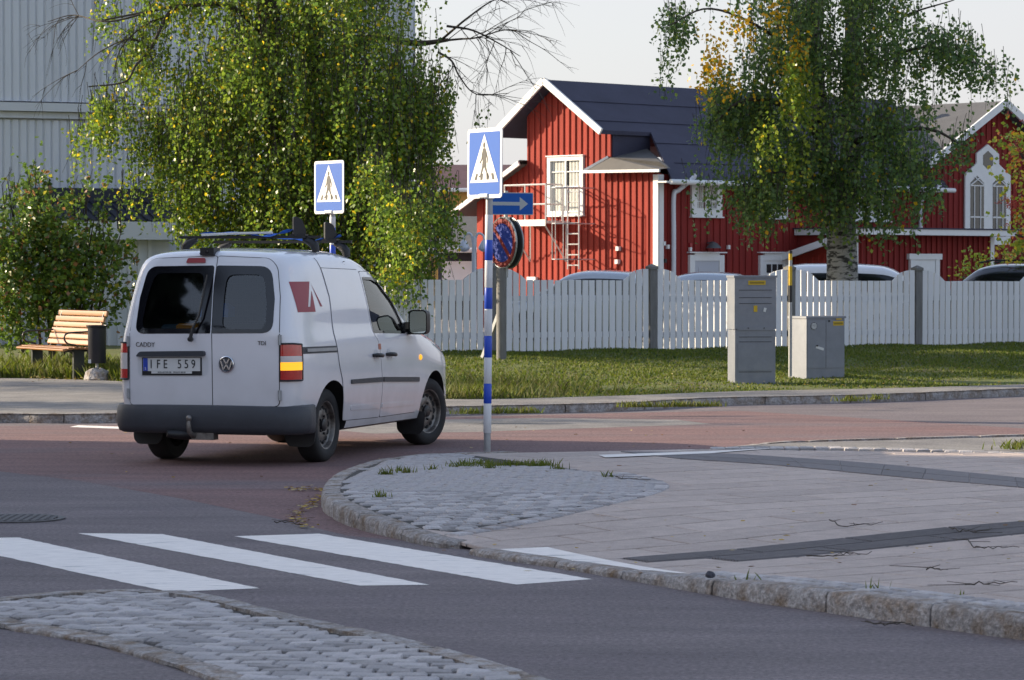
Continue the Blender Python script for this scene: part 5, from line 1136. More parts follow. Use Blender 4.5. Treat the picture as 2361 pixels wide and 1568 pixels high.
# fire escape: balcony and caged ladder on the gable
fe = thing('fire_escape', 'galvanised fire escape balcony with caged ladder below the gable window', 'fire escape', tuple(HO + hv * 3.85 + Vector((0, 0, 2.84))), ha); MG = mat('galv_bright', (.62, .62, .60), .4, .4)
D_ = .85; MB().box((-D_ / 2 - .05, 0, 0), (D_, 1.55, .07)).build('platform', MG, fe); MB().box((-D_ - .06, 0, -.02), (.03, 1.58, .16)).build('kick_plate', MG, fe)
rl_ = MB()
for z in (.45, .95): rl_.tube([(-.05, .76, z), (-D_ - .03, .76, z), (-D_ - .03, -.76 if z < .9 else -.76, z), (-.3, -.76, z)], .022, 6)
for p in ((-D_ - .03, .76), (-D_ - .03, -.76), (-D_ - .03, 0), (-.3, -.76)): rl_.tube([(*p, 0), (*p, .95)], .022, 6)
rl_.build('railing', MG, fe, smooth=50)
for y in (.66, -.66): MB().tube([(-D_, y, -.03), (-.05, y, -1.0)], .022, 6).tube([(-.05, y, -.03), (-.05, y, -1.0)], .02, 6).build('brace', MG, fe, smooth=50)
lad = empty('ladder'); lad.parent = fe; ly = -1.42
for y in (ly - .2, ly + .2): MB().tube([(-.55, y, .92), (-.55, y, -1.2)], .022, 6).build('ladder_rail', MG, lad, smooth=50)
for k in range(8): MB().tube([(-.55, ly - .2, -1.1 + k * .265), (-.55, ly + .2, -1.1 + k * .265)], .018, 6).build('rung', MG, lad)
for z in (.85, -.05, -.95):
    MB().tube([(-.55, ly + .2, z), (-.62, ly + .34, z), (-.85, ly + .36, z), (-1.1, ly + .2, z), (-1.18, ly, z), (-1.1, ly - .2, z), (-.85, ly - .36, z), (-.62, ly - .34, z), (-.55, ly - .2, z)], .014, 5).build('cage_hoop', M_metal_grey, lad)
    MB().tube([(-.55, ly - .2, z), (-.0, ly - .2, z)], .016, 6).tube([(-.55, ly + .2, z), (0, ly + .2, z)], .016, 6).build('bracket', MG, lad)
for y_, x_ in ((.2, -1.1), (0, -1.18), (-.2, -1.1)): MB().tube([(x_, ly + y_, .85), (x_, ly + y_, -.95)], .010, 5).build('cage_bar', M_metal_grey, lad)

# ------------------------------------------------------------------ grey clad building on the left
M_clad = mat('grey_cladding', (.62, .645, .69), .55, .03, var=.10, vscale=2, rnd=.04, stretch=(2, 2, .12)); M_band = mat('clad_band', (.60, .62, .65), .55); M_wood_d = mat('dark_roof_tin', (.028, .032, .05), .6, .2)
GA = at(0, 620, 58.0); GB = at(415, 620, 59.45); gd = (GB - GA).to_2d().normalized(); ga = math.atan2(gd.y, gd.x); GL = Vector((GA.x, GA.y, 0)) - Vector((gd.x, gd.y, 0)) * 4.2
gb = thing('grey_building', 'tall building with pale grey ribbed metal cladding behind the birch', 'building', tuple(GL), ga)
GWID = 12.7; zl = lambda y, s=118.5: CH + (620 - y) / s
z_led = zl(256); MB().box((GWID / 2, 6, 6.5), (GWID, 12, 13)).build('wall_core', M_clad, gb)
for nm, z0, z1, yo in (('upper', z_led + .13, 13.0, -.10), ('lower', .1, z_led - .22, -.02)):
    wmesh = MB().add([(0, 0, z0), (.028, -.035, z0), (.118, -.035, z0), (.146, 0, z0), (0, 0, z1), (.028, -.035, z1), (.118, -.035, z1), (.146, 0, z1)], [(0, 1, 5, 4), (1, 2, 6, 5), (2, 3, 7, 6), (0, 3, 2, 1), (4, 5, 6, 7)]).mesh('cladding_rib', M_clad)
    bp_ = MB().box((GWID / 2, yo / 2 - .001, (z0 + z1) / 2), (GWID + .02, abs(yo) + .02, z1 - z0)).build('cladding_sheet', M_clad, gb)
    x = .0
    while x < 7.2: inst('cladding_rib', wmesh, bp_, (x, yo - .012, 0)); x += .158
MB().box((GWID / 2, -.10, z_led + .02), (GWID + .06, .26, .16)).build('ledge', M_band, gb); MB().box((GWID / 2, -.05, z_led - .13), (GWID + .04, .16, .12)).build('ledge', M_clad, gb)
for x in (GWID - .25, GWID - .9, GWID - 1.6): MB().box((x, -.16, 6.4), (.22, .18, 12.8)).build('pilaster', M_trim if x > GWID - .5 else M_band, gb)
# entrance canopy with dark tin roof
def gx_(px): k = (px - CX) / F; return (k * GL.y - GL.x) / (gd.x - k * gd.y)
x0, x1 = gx_(60), gx_(358); zt_, zm_, zb_ = zl(437), zl(468), zl(512)
cn = thing('entrance_canopy', 'dark tin canopy roof and grey porch against the clad building behind the bush', 'canopy', tuple(GL), ga)
MB().box(((x0 + x1) / 2, -.30, (zt_ + zm_) / 2), (x1 - x0, .5, zt_ - zm_)).build('parapet', M_wood_d, cn)
x2 = gx_(405); ro = MB().add([(x0, -.5, zm_), (x1, -.5, zm_), (x2, -1.8, zb_), (x0, -1.8, zb_), (x2, 0, zb_), (x1, 0, zm_)], [(0, 3, 2, 1), (1, 2, 4, 5)]).build('roof', M_wood_d, cn)
for k in range(16):
    t_ = x0 + (x2 - x0) * k / 16; MB().beam((min(t_, x1), -.5, zm_ + .02), (t_, -1.8, zb_ + .02), .035, .035).build('roof_seam', M_wood_d, ro)
MB().box(((x0 + x2) / 2, -1.0, zb_ - .19), (x2 - x0 - .15, 1.6, .34)).build('beam', M_band, cn); MB().box((x2 - .25, -1.7, 1.1), (.28, .28, 2.3)).build('post', M_band, cn)
pw = MB().box(((x0 + x2) / 2 - .2, -.9, 1.1), (x2 - x0 - .8, 1.2, 2.3)).build('porch_wall', M_clad, cn); x = x0 + .2
while x < x2 - .8: MB().box((x, -1.52, 1.1), (.07, .04, 2.2)).build('board', M_band, pw); x += .2

# ------------------------------------------------------------------ houses farther back
def far_house(name, label, px0, px1, ytop, yeave, Z, wallm, roofm, depth=8, rz=0.0, cat='house'):
    a, b_ = at(px0, 620, Z), at(px1, 620, Z); w = b_.x - a.x; ze = CH + (620 - yeave) * Z / F; zt = CH + (620 - ytop) * Z / F
    t = thing(name, label, cat, ((a.x + b_.x) / 2, Z, 0), rz); MB().box((0, depth / 2, ze / 2), (w, depth, ze)).build('wall', wallm, t)
    r_ = MB().add([(-w / 2 - .3, -.4, ze - .1), (w / 2 + .3, -.4, ze - .1), (w / 2 + .3, depth / 2, zt), (-w / 2 - .3, depth / 2, zt), (w / 2 + .3, depth + .4, ze - .1), (-w / 2 - .3, depth + .4, ze - .1)], [(0, 1, 2, 3), (3, 2, 4, 5), (1, 4, 2), (0, 3, 5)]).build('roof', roofm, t)
    MB().tube([(-w / 2 - .3, -.45, ze - .12), (w / 2 + .3, -.45, ze - .12)], .08, 6).build('gutter', M_trim, t)
    for k in range(2): MB().box((-w / 4 + k * w / 2, -.03, ze * .55), (1.0, .06, 1.2)).build('window', M_trim, t)
    return t
M_ochre = mat('ochre_plaster', (.52, .30, .08), .8, var=.05); M_tile = mat('roof_tile', (.10, .05, .055), .8, var=.2, vscale=3)
far_house('ochre_house', 'ochre yellow house glimpsed between the birch and the red house', 985, 1165, 372, 432, 118, M_ochre, M_tile)
far_house('garage', 'dark low garage with grey roof seen behind the fence and lamp post', 1010, 1200, 490, 568, 92, mat('dark_boards', (.035, .038, .05), .8), M_roof_l)
far_house('white_villa', 'white villa with dark roof standing out of view to the right', 3300, 4300, 280, 420, 50, mat('cream_render', (.62, .55, .44), .7), M_roof, rz=R(-35))
ab = thing('unseen_shade_block', 'unseen stepped block added at the left outside the picture to shade the street', 'building', (-24, 22.5, 0)); M_blk = mat('block_render', (.45, .42, .37), .8, var=.05)  # added out of view; stepped heights shaped to place shade and sun strips
for y0, y1, h in ((-10.2, 5.3, 9.9), (5.3, 6.3, 8.0), (6.3, 7.9, 9.9), (7.9, 10.6, 7.5)):
    MB().box((0, (y0 + y1) / 2, h / 2), (10, y1 - y0 - .004, h)).build('wall', M_blk, ab); MB().box((0, (y0 + y1) / 2, h + .06), (10.1, y1 - y0 - .01, .12)).build('roof', M_roof, ab)
for k in range(5):
    for f in range(3): MB().box((5.02, -8 + k * 4, 1.8 + f * 3), (.08, 1.3, 1.4)).build('window', M_pane, ab)
# twin arm lamp post
lp = at(1093, 640, 66); t = thing('lamp_post', 'white lamp post with two curved arms seen past the sign pole', 'street lamp', (lp.x, 66, 0)); sl = F / 66; zq = lambda y: CH + (620 - y) / sl
MB().tube([(0, 0, 0), (0, 0, zq(585)), (0, 0, zq(545))], [.06, .05, .04], 10).build('post', M_pipe, t, smooth=50)
for sx in (-1, 1):
    MB().tube(smooth_path([(0, 0, zq(575)), (sx * .05, 0, zq(545)), (sx * .12, 0, zq(538)), (sx * .21, 0, zq(545)), (sx * .22, 0, zq(560))], 5), .025, 8).build('arm', M_pipe, t, smooth=50)
    MB().lathe([(.02, .12), (.06, .08), (.13, -.05), (.12, -.10), (.06, -.14), (.001, -.15)], 14, (sx * .22, 0, zq(565))).build('lamp_head', M_pipe, t, smooth=50)

# ------------------------------------------------------------------ parked cars behind the fence
CSEC = [(0, .22), (.5, .22), (.9, .22), (.97, .32), (1, .55), (.99, .80), (.965, .98), (.94, 1.08), (.93, 1.12), (.85, 1.3), (.78, 1.42), (.70, 1.47), (.5, 1.50), (0, 1.52)]
def car(name, label, loc, heading, paint, top, wag=False, rails=False):
    t = thing(name, label, 'car', loc, heading, 'cars parked behind the fence'); zb = top * .62; k = top / 1.5
    tab = [(0, .62, zb - .05, zb - .12, .35), (.06, .76, zb, zb - .06, .28), (.25, .85, zb + (.30 if wag else .06) * k, zb, .22)] + ([(.8, .88, top - .04, zb, .22), (1.6, .89, top, zb, .22)] if wag else [(.75, .88, zb + .16, zb, .22), (1.5, .89, top - .03, zb, .22)]) + [(2.2, .89, top, zb - .01, .22), (2.6, .89, top - .05, zb - .02, .22), (3.25, .88, zb + .10, zb - .06, .22), (3.5, .87, zb - .0, zb - .09, .22), (4.1, .80, zb - .12, zb - .22, .24), (4.35, .66, zb - .25, zb - .33, .28), (4.42, .5, zb - .32, zb - .4, .32)]
    yy = list(np.linspace(0, 4.42, 44)); me = loft('body', CSEC, tab, [paint, M_frit], yy, nsec=30)
    for f in me.polygons:
        c = f.center; zb_ = interp(tab, c.y, 3); zt_ = interp(tab, c.y, 2)
        g = c.z > zb_ + .05 and zt_ - zb_ > .25 and c.z < zb_ + (zt_ - zb_) * .74
        f.material_index = 1 if g else 0; f.use_smooth = True
    bd_ = inst('body', me, t, (0, -2.2, 0))
    for sx in (-1, 1):
        for y in (-1.4, 1.25): MB().lathe([(.2, -.1), (.31, -.1), (.325, -.06), (.325, .06), (.31, .1), (.2, .1)], 24, (sx * .80, y, .325), 'x').lathe([(.2, sx * .08), (.12, sx * .06), (.001, sx * .07)], 20, (sx * .80, y, .325), 'x', m=1).build('wheel', [M_tyre, M_steel], t, smooth=40)
        MB().bbox((sx * .98, 1.0, zb + .05), (.2, .1, .14), .03).build('wing_mirror', paint, t)
        MB().tube([(sx * .845, -1.3, zb + .04), (sx * .835, .3, zb + .04), (sx * .83, .95, zb + .05)], .012, 5).build('window_trim', M_chrome, t)
        if rails: MB().tube([(sx * .60, -1.2, top - .02), (sx * .60, -1.0, top + .04), (sx * .60, .2, top + .05), (sx * .60, .45, top)], .018, 6).build('roof_rail', M_black, t)
    return t
def cpos(px, Z): p = at(px, 620, Z); return (p.x, Z, .14)
car('parked_car', 'pale silver car whose roof shows over the fence before the lit gable', cpos(1375, 63), R(75), M_silver, 1.49)
car('parked_car', 'silver blue car whose roof shows over the fence by the grey house door', cpos(1620, 64), R(80), M_silver, 1.45)
car('parked_car', 'white estate car behind the fence at the foot of the right birch', cpos(1865, 60), R(82), M_paint, 1.62, True)
car('parked_car', 'dark estate car with roof rails behind the fence at the right edge', cpos(2330, 57), R(68), M_navy, 1.62, True, True)
# ------------------------------------------------------------------ trees and shrubs
def leafmats(pre, cols, tr=.4, k=1.95): return [mat(pre + '_%d' % i, tuple(min(.8, q * k) for q in c), .36, translucent=tr, spec=.5) for i, c in enumerate(cols)]
L_birch = leafmats('birch_leaf', [(.085, .125, .014), (.060, .100, .014), (.125, .150, .016), (.34, .24, .012), (.040, .070, .012)], .45)
L_birch2 = leafmats('dark_birch_leaf', [(.038, .062, .018), (.030, .052, .018), (.060, .085, .018), (.225, .122, .004), (.10, .12, .02)], .5, 3.1)
L_bush = leafmats('bush_leaf', [(.050, .085, .014), (.075, .115, .016), (.035, .060, .014), (.16, .15, .02), (.14, .07, .03)], .35)
L_rowan = leafmats('rowan_leaf', [(.16, .20, .02), (.10, .14, .02), (.35, .26, .02), (.40, .11, .02), (.22, .22, .03)], .4)
M_bark = mat('birch_bark', (.36, .35, .33), .8, var=.3, vscale=5, bump=1, bscale=30, col2=(.03, .028, .026), c2scale=5, c2lo=.47, c2hi=.56, stretch=(1, 1, 3.2)); M_bark_d = mat('dark_bark', (.06, .048, .038), .85, var=.3, vscale=6, bump=1, bscale=30)
def leaf_cloud(name, pts, size, mats, w, parent, hang=.5):
    pts = np.asarray(pts, np.float32); n = len(pts); sz = (size * rng.uniform(.7, 1.25, n))[:, None]
    d = rng.normal(size=(n, 3)); d[:, 2] -= hang * 1.6; d /= np.linalg.norm(d, axis=1)[:, None]
    e = np.cross(d, rng.normal(size=(n, 3))); e /= np.linalg.norm(e, axis=1)[:, None]; nn = np.cross(d, e)
    V = np.concatenate([pts, pts + d * sz * .45 + e * sz * .40 + nn * sz * .08, pts + d * sz, pts + d * sz * .45 - e * sz * .40 + nn * sz * .08], 0); i = np.arange(n)
    wv = np.array(w) / sum(w); o = np_mesh(name, V, np.stack([i, i + n, i + 2 * n, i + 3 * n], 1), mats, rng.choice(len(mats), n, p=wv), parent); return o
STR = []
def hanging_twigs(parent, m, share=.5, up=.35):
    q = [s_ for s_ in STR if random.random() < share]; STR.clear(); n = len(q); a = np.array([s_[0] for s_ in q]); l_ = np.array([s_[1] for s_ in q]); d = rng.normal(size=(n, 3)) * .12; d[:, 2] = -1
    top = a - d * (up * l_)[:, None] + rng.normal(size=(n, 3)) * .05; end = a + d * l_[:, None]; V = []
    for base, r in ((top, .006), (end, .003)):
        for t in range(3): V.append(base + np.array([math.cos(t * 2.094), math.sin(t * 2.094), 0]) * r)
    V = np.concatenate(V); i = np.arange(n); Fq = np.concatenate([np.stack([i + n * t, i + n * ((t + 1) % 3), i + n * (3 + (t + 1) % 3), i + n * (3 + t)], 1) for t in range(3)]); tag(np_mesh('hanging_twigs', V, Fq, [m], None, parent), kind='stuff')
def crown_pts(ells, Z, s, per_m2, hang=True, spacing=.045, Lr=(.25, .8), shell=.45):
    """strands of leaves through ellipsoids (photo centre and radii, depth radius in metres, density factor)"""
    out = []
    for cx, cy, rx, ry, rd, den, *dz in ells:
        Zc = Z + (dz[0] if dz else 0); c = np.array(at(cx, cy, Zc)); r = np.array([rx / s, rd, ry / s]); n = int(per_m2 * den * math.pi * r[0] * r[2])
        u = rng.normal(size=(n, 3)); u /= np.linalg.norm(u, axis=1)[:, None]; q = rng.uniform(shell ** 3, 1, n) ** (1 / 3) * (1 + .10 * rng.normal(size=n)); p = c + u * q[:, None] * r
        # clumping: pull strands towards random clump centres
        k = max(3, n // 22); cc = p[rng.integers(0, n, k)]; idx = rng.integers(0, k, n); p = p * .32 + (cc[idx] + rng.normal(size=(n, 3)) * .17) * .68
        ln = rng.uniform(*Lr, n)
        STR.extend(zip(p, ln))
        for a, l_ in zip(p, ln):
            m = max(2, int(l_ / spacing)); t = np.linspace(0, 1, m)[:, None]; dr = rng.normal(size=3) * .18; dr[2] = -1 if hang else rng.normal() * .6
            out.append(a + t * l_ * dr + rng.normal(size=(m, 3)) * .03)
    return np.concatenate(out)
def twigs(mb, path, r, n, ln, rad, sag=.5, depth=1):
    path = smooth_path(path, 6); mb.tube(path, [r * (1 - .75 * i / (len(path) - 1)) for i in range(len(path))], 5)
    for _ in range(n):
        i = random.randint(2, len(path) - 2); d = (path[i + 1] - path[i]).normalized(); o = Vector((random.gauss(0, 1), random.gauss(0, 1), random.gauss(0, .6))).normalized()
        v = (d * .9 + o * .8).normalized(); p = path[i]; l_ = ln * random.uniform(.5, 1.2); pts_ = [p]
        for k in range(1, 5): v = (v + Vector((random.gauss(0, .12), random.gauss(0, .12), -sag * .22 + random.gauss(0, .08)))).normalized(); pts_.append(pts_[-1] + v * l_ / 4)
        if depth > 0: twigs(mb, pts_, rad, 5, ln * .5, rad * .6, sag * 1.4, depth - 1)
        else: mb.tube(pts_, [rad, rad * .8, rad * .6, rad * .5, rad * .35], 3, cap=False)
# left birch
at_far = at
def at(x, y, Z): return at_far(x, y, Z - 2.0)
ZL, sL = 52.0, F / 52.0
lb_ = thing('birch_tree', 'big weeping birch with sunlit green and yellow leaves in front of the grey building', 'tree')
stem = MB()
def stm(mb, pts, r): p = smooth_path([at(x, y, Z) for x, y, Z in pts], 6); mb.tube(p, [r[0] + (r[1] - r[0]) * i / (len(p) - 1) for i in range(len(p))], 12)
gz = F * (CH - .25) / 52 + 620
stm(stem, [(680, gz, 52), (670, 700, 52), (655, 500, 52), (632, 250, 51.8), (622, 60, 51.5), (600, -150, 51.4), (590, -500, 51.5)], (.27, .13)); stm(stem, [(684, gz, 52.1), (690, 650, 52.1), (700, 400, 52.2), (712, 150, 52.3), (728, -20, 52.3), (745, -300, 52.5)], (.25, .12))
for pts_, r in (([(640, 120, 51.8), (540, 20, 51.3), (434, 13, 51), (362, 23, 50.8), (226, 49, 50.5)], (.05, .012)), ([(434, 13, 51), (390, 30, 50.8), (347, 113, 50.6), (313, 151, 50.5), (287, 189, 50.4), (204, 200, 50.3)], (.035, .01)), ([(700, 400, 52.2), (800, 330, 51.2), (900, 300, 50.8), (980, 340, 50.6)], (.09, .02)), ([(655, 480, 52), (560, 400, 51), (480, 360, 50.6)], (.08, .02)), ([(700, 420, 52.2), (760, 560, 51), (880, 470, 50), (960, 450, 49.6)], (.07, .02)), ([(715, 150, 52.3), (850, 90, 51.8), (960, 100, 51.5), (1033, 92, 51.3)], (.09, .03))): stm(stem, pts_, r)
stem.build('trunk', M_bark_d, lb_, smooth=60)
tw_ = MB()
for pp in ([(1000, 96), (1060, 90), (1098, 87), (1173, 68), (1222, 87)], [(1010, 120), (1041, 140), (1060, 177), (1098, 217), (1173, 215)], [(1020, 90), (1080, 40), (1140, 0), (1200, -10)], [(1030, 60), (1090, 70), (1150, 100), (1200, 130)]): twigs(tw_, [at(x, y, 51.2 + random.uniform(-.4, .4)) for x, y in pp], .022, 9, 1.1, .008, .45)
for pp in ([(362, 23), (250, 50), (170, 35), (110, 50)], [(347, 113), (300, 90), (230, 120), (170, 170)], [(380, 40), (330, 60), (280, 110), (260, 170)]): twigs(tw_, [at(x, y, 50.6 + random.uniform(-.4, .4)) for x, y in pp], .02, 7, .9, .007, .8)
tag(tw_.build('bare_twigs', M_bark_d, lb_), kind='stuff')
ells = [(720, -90, 330, 260, 2.6, .6), (600, 170, 210, 200, 2.2, .8), (850, 210, 190, 230, 2.3, 1.1), (500, 300, 130, 180, 1.8, .9), (700, 400, 220, 200, 2.2, 1.1), (910, 440, 130, 170, 1.7, .85), (960, 270, 85, 190, 1.4, .8), (590, 500, 120, 110, 1.5, 1), (455, 470, 60, 130, 1.0, .7), (790, 540, 130, 80, 1.5, 1),
        (960, 570, 80, 65, 1.0, .7), (905, 605, 70, 45, .8, .8), (1000, 520, 55, 90, .8, .55), (1000, 180, 45, 150, 1.0, .5), (340, 130, 80, 120, .9, .42), (230, 250, 95, 55, .8, .6), (330, 300, 60, 110, .7, .45), (300, 20, 110, 45, .8, .5), (400, 330, 60, 160, .9, .5), (930, 450, 70, 70, .8, .9, -3.8), (860, 405, 60, 60, .8, .8, -3.6), (960, 560, 75, 70, .8, .6, -2.2), (890, 500, 80, 90, 1.0, .6, -2.4), (1010, 470, 45, 90, .7, .5, -2.0), (920, 590, 65, 35, .5, .7, -3.0), (305, 400, 40, 50, .5, .3), (200, 290, 50, 40, .5, .5), (410, 200, 60, 150, .9, .5), (1110, 265, 22, 22, .3, .3), (620, -480, 400, 330, 3.0, .45), (430, -30, 130, 80, 1.2, .6)]
ells = [(e[0], e[1], e[2], e[3], e[4] * 1.3, *e[5:]) for e in ells]
leaf_cloud('crown', crown_pts(ells, 51.2, sL, 165), .068, L_birch, (.32, .34, .17, .04, .13), lb_)
at = at_far
hanging_twigs(lb_, M_bark_d)
# right birch
ZR, sR = 54.0, F / 54.0
rb_ = thing('birch_tree', 'birch with thick pale trunk, dark leaves and one orange branch behind the fence', 'tree'); stem = MB(); gz = F * (CH - .25) / 54 + 620
stm(stem, [(1940, gz, 54), (1942, 640, 54), (1940, 540, 54), (1938, 470, 54)], (.30, .25)); stm(stem, [(1935, 500, 54), (1915, 400, 53.9), (1893, 280, 53.8), (1878, 120, 53.6), (1868, -60, 53.5), (1850, -400, 53.5)], (.19, .10)); stm(stem, [(1945, 500, 54), (1958, 400, 54.1), (1963, 260, 54.2), (1968, 60, 54.3), (1972, -150, 54.3), (1990, -420, 54.4)], (.22, .11))
stem.build('trunk', M_bark, rb_, smooth=60); br_ = MB()
for pts_, r in (([(1965, 200, 54.2), (2060, 130, 53.6), (2150, 110, 53.2), (2260, 150, 53)], (.04, .01)), ([(1960, 330, 54.1), (2060, 300, 53.4), (2150, 300, 53), (2210, 330, 52.8)], (.06, .015)), ([(1900, 330, 53.9), (1820, 250, 53.3), (1720, 230, 52.8), (1650, 280, 52.6)], (.07, .015)), ([(1920, 430, 54), (1840, 400, 53), (1760, 400, 52.6)], (.06, .015)), ([(1885, 180, 53.7), (1780, 80, 53), (1640, 20, 52.5), (1540, 60, 52.3)], (.035, .01)), ([(1965, 120, 54.2), (2080, 40, 53.8), (2200, 0, 53.4)], (.035, .01))): stm(br_, pts_, r)
br_.build('branches', M_bark_d, rb_, smooth=60)
ells = [(1950, -60, 330, 150, 2.6, .6), (1790, 90, 160, 150, 2.0, .6), (1920, 110, 120, 170, 2.0, .65), (2090, 110, 170, 150, 2.0, .55), (1710, 290, 85, 120, 1.5, .8), (1850, 280, 190, 150, 2.0, .75), (2060, 290, 130, 130, 1.7, .75), (1760, 400, 120, 80, 1.5, 1.0), (1950, 410, 190, 80, 1.8, 1.0), (1550, 50, 75, 80, 1.0, .45), (2260, 170, 85, 70, .9, .4), (2210, 310, 75, 50, .9, .4), (1650, 190, 45, 130, 1.0, .7),
        (2110, 410, 55, 60, 1.0, .8), (1880, 470, 70, 40, .8, .6), (1735, 490, 25, 35, .4, .5), (1545, 130, 35, 50, .5, .3), (2310, 190, 30, 30, .4, .3), (2180, 60, 90, 90, 1.2, .4), (2080, 480, 40, 40, .6, .5), (1630, 445, 18, 30, .3, .6), (1600, 380, 28, 20, .3, .5), (1790, 480, 30, 40, .5, .5), (1990, 500, 40, 20, .4, .5)]
leaf_cloud('crown', crown_pts(ells, 53.3, sR, 150, Lr=(.2, .6)), .078, L_birch2, (.42, .33, .17, .006, .074), rb_)
hanging_twigs(rb_, M_bark_d)
oe = [(1655, 110, 38, 85, .7, .6), (1700, 60, 45, 70, .7, .45), (1645, 170, 30, 40, .4, .9), (1815, 100, 45, 45, .6, .7), (1790, 30, 40, 40, .5, .6), (1690, 185, 25, 35, .4, .5)]
leaf_cloud('orange_leaves', crown_pts(oe, 52.0, sR, 95, Lr=(.2, .5)), .078, L_birch2, (.02, .02, .08, .80, .08), rb_)
ye = [(1820, 240, 60, 80, .6, .5), (1760, 300, 40, 60, .5, .5), (1850, 130, 50, 100, .6, .4), (1840, 350, 50, 40, .5, .4)]
leaf_cloud('pale_leaves', crown_pts(ye, 51.6, sR, 110, Lr=(.3, .7)), .075, L_birch, (.3, .1, .5, .04, .06), rb_)
# bush behind the bench
bu = thing('leafy_bush', 'broad green leafy bush behind the bench', 'bush'); sB = F / 49
st_ = MB()
for k in range(16):
    x = random.uniform(-20, 280); b0 = at(x * .5 + 60, 800, 49); b0.z = .15; st_.tube([b0, at(x * .8 + 20, 650, 49), at(x, 470 + abs(x - 140) * .5, 49)], [.03, .02, .008], 6)
for k in range(26):
    x = random.uniform(-30, 290); y0 = 440 + max(0, x - 160) * .5 + random.uniform(-30, 30); st_.tube([at(x, y0 + 60, 48.6), at(x + random.uniform(-8, 8), y0, 48.5), at(x + random.uniform(-16, 16), y0 - random.uniform(20, 55), 48.5)], [.012, .008, .004], 4)
st_.build('stems', M_bark_d, bu)
ells = [(50, 540, 120, 140, 1.2, 1.5), (180, 560, 120, 130, 1.2, 1.5), (110, 450, 110, 55, .9, .8), (265, 590, 50, 100, .9, .8), (10, 660, 100, 130, 1.1, 1.5), (140, 690, 140, 100, 1.1, 1.5), (255, 690, 60, 80, .9, .6), (-60, 560, 90, 160, 1.2, 1), (60, 400, 60, 20, .5, .35), (170, 420, 60, 25, .5, .4), (235, 460, 45, 35, .5, .5), (50, 755, 70, 45, .9, .8), (-20, 420, 40, 40, .6, .6), (290, 640, 30, 110, .5, .35)]
leaf_cloud('foliage', crown_pts(ells, 48.6, sB, 105, hang=False, spacing=.05, Lr=(.2, .5)), .085, L_bush, (.36, .30, .22, .06, .06), bu, hang=.1)
# rowan at the right edge
ro_ = thing('rowan_tree', 'rowan with yellow and orange leaves and red berries at the right edge', 'tree'); sW = F / 57; st_ = MB(); gz = F * (CH - .2) / 57 + 620
stm(st_, [(2440, gz, 57), (2440, 550, 57), (2430, 380, 57)], (.10, .05)); stm(st_, [(2440, 520, 57), (2390, 420, 56.8), (2340, 330, 56.7)], (.05, .02)); stm(st_, [(2440, 600, 57), (2390, 560, 56.6), (2340, 540, 56.5)], (.04, .015)); st_.build('trunk', M_bark_d, ro_, smooth=60)
ells = [(2400, 400, 75, 130, 1.2, .9), (2345, 320, 45, 45, .7, .8), (2375, 550, 50, 55, .8, .8), (2450, 300, 90, 70, 1.2, .8), (2340, 470, 25, 60, .5, .5), (2320, 480, 30, 25, .3, .3), (2350, 400, 35, 45, .6, .8), (2330, 575, 40, 25, .5, .5)]
leaf_cloud('crown', crown_pts(ells, 56.6, sW, 100, hang=False, Lr=(.15, .4)), .085, L_rowan, (.36, .2, .2, .12, .12), ro_, hang=.2)
M_berry = mat('rowan_berry', (.50, .035, .012), .35)
for _ in range(46):
    e = random.choice(ells[:6]); c = at(e[0] + random.gauss(0, .55) * e[2], e[1] + random.gauss(0, .55) * e[3], 56.3 - random.random() * .5)
    be = MB()
    for k in range(16):
        q = c + Vector((random.gauss(0, .035), random.gauss(0, .035), random.gauss(0, .025))); r = .011; be.add([q + Vector(v) * r for v in ((1, 0, 0), (-1, 0, 0), (0, 1, 0), (0, -1, 0), (0, 0, 1), (0, 0, -1))], [(0, 2, 4), (2, 1, 4), (1, 3, 4), (3, 0, 4), (2, 0, 5), (1, 2, 5), (3, 1, 5), (0, 3, 5)])
    tag(be.build('berry_cluster', M_berry, ro_), kind='stuff')
he = thing('hedge', 'low yellow-green hedge behind the dark parked car', 'hedge'); st_ = MB(); sH = F / 62
for k in range(8): p = at(2180 + k * 30, 640, 62); st_.tube([(p.x, 62, .1), (p.x + random.uniform(-.2, .2), 62, 1.5)], .02, 5)
st_.build('stems', M_bark_d, he); leaf_cloud('foliage', crown_pts([(2230, 620, 60, 18, .5, 1), (2310, 608, 70, 24, .6, 1), (2400, 605, 80, 26, .6, 1), (2310, 650, 140, 30, .6, 1)], 62, sH, 130, hang=False, Lr=(.1, .3)), .07, L_rowan, (.5, .3, .1, .0, .1), he, hang=.1)
# trees outside the picture: they shade the street and mirror in the van
def side_tree(name, label, loc, h, r, n, conifer=False, sz=.22, lo=.25):
    t = thing(name, label, 'tree', loc); MB().tube([(0, 0, -.1), (.05, 0, h * .5), (0, .05, h * .92)], [h * .02 + .05, h * .012 + .03, .02], 8).build('trunk', M_bark_d, t, smooth=60)
    z = rng.uniform(lo * h, h, n); f = (1 - (z / h)) / (1 - lo) if conifer else np.sqrt(np.clip(1 - ((z / h - (1 + lo) / 2) / ((1 - lo) / 2)) ** 2, 0, 1)); a = rng.uniform(0, 6.283, n); q = r * f * np.sqrt(rng.uniform(.15, 1, n)) * (1 + .25 * np.sin(a * 3 + z * 2.1))
    pts_ = np.stack([q * np.cos(a), q * np.sin(a), z], 1)
    if not conifer: k = n // 40; cc = pts_[rng.integers(0, n, k)]; pts_ = pts_ * .35 + cc[rng.integers(0, k, n)] * .65 + rng.normal(size=(n, 3)) * .18
    leaf_cloud('crown', pts_, sz, L_bush if not conifer else [mat('spruce_%d' % int(loc[0] * 10 + 1000), (.02, .035, .014), .7)], (.36, .30, .22, .06, .06) if not conifer else (1,), t, hang=.3); return t
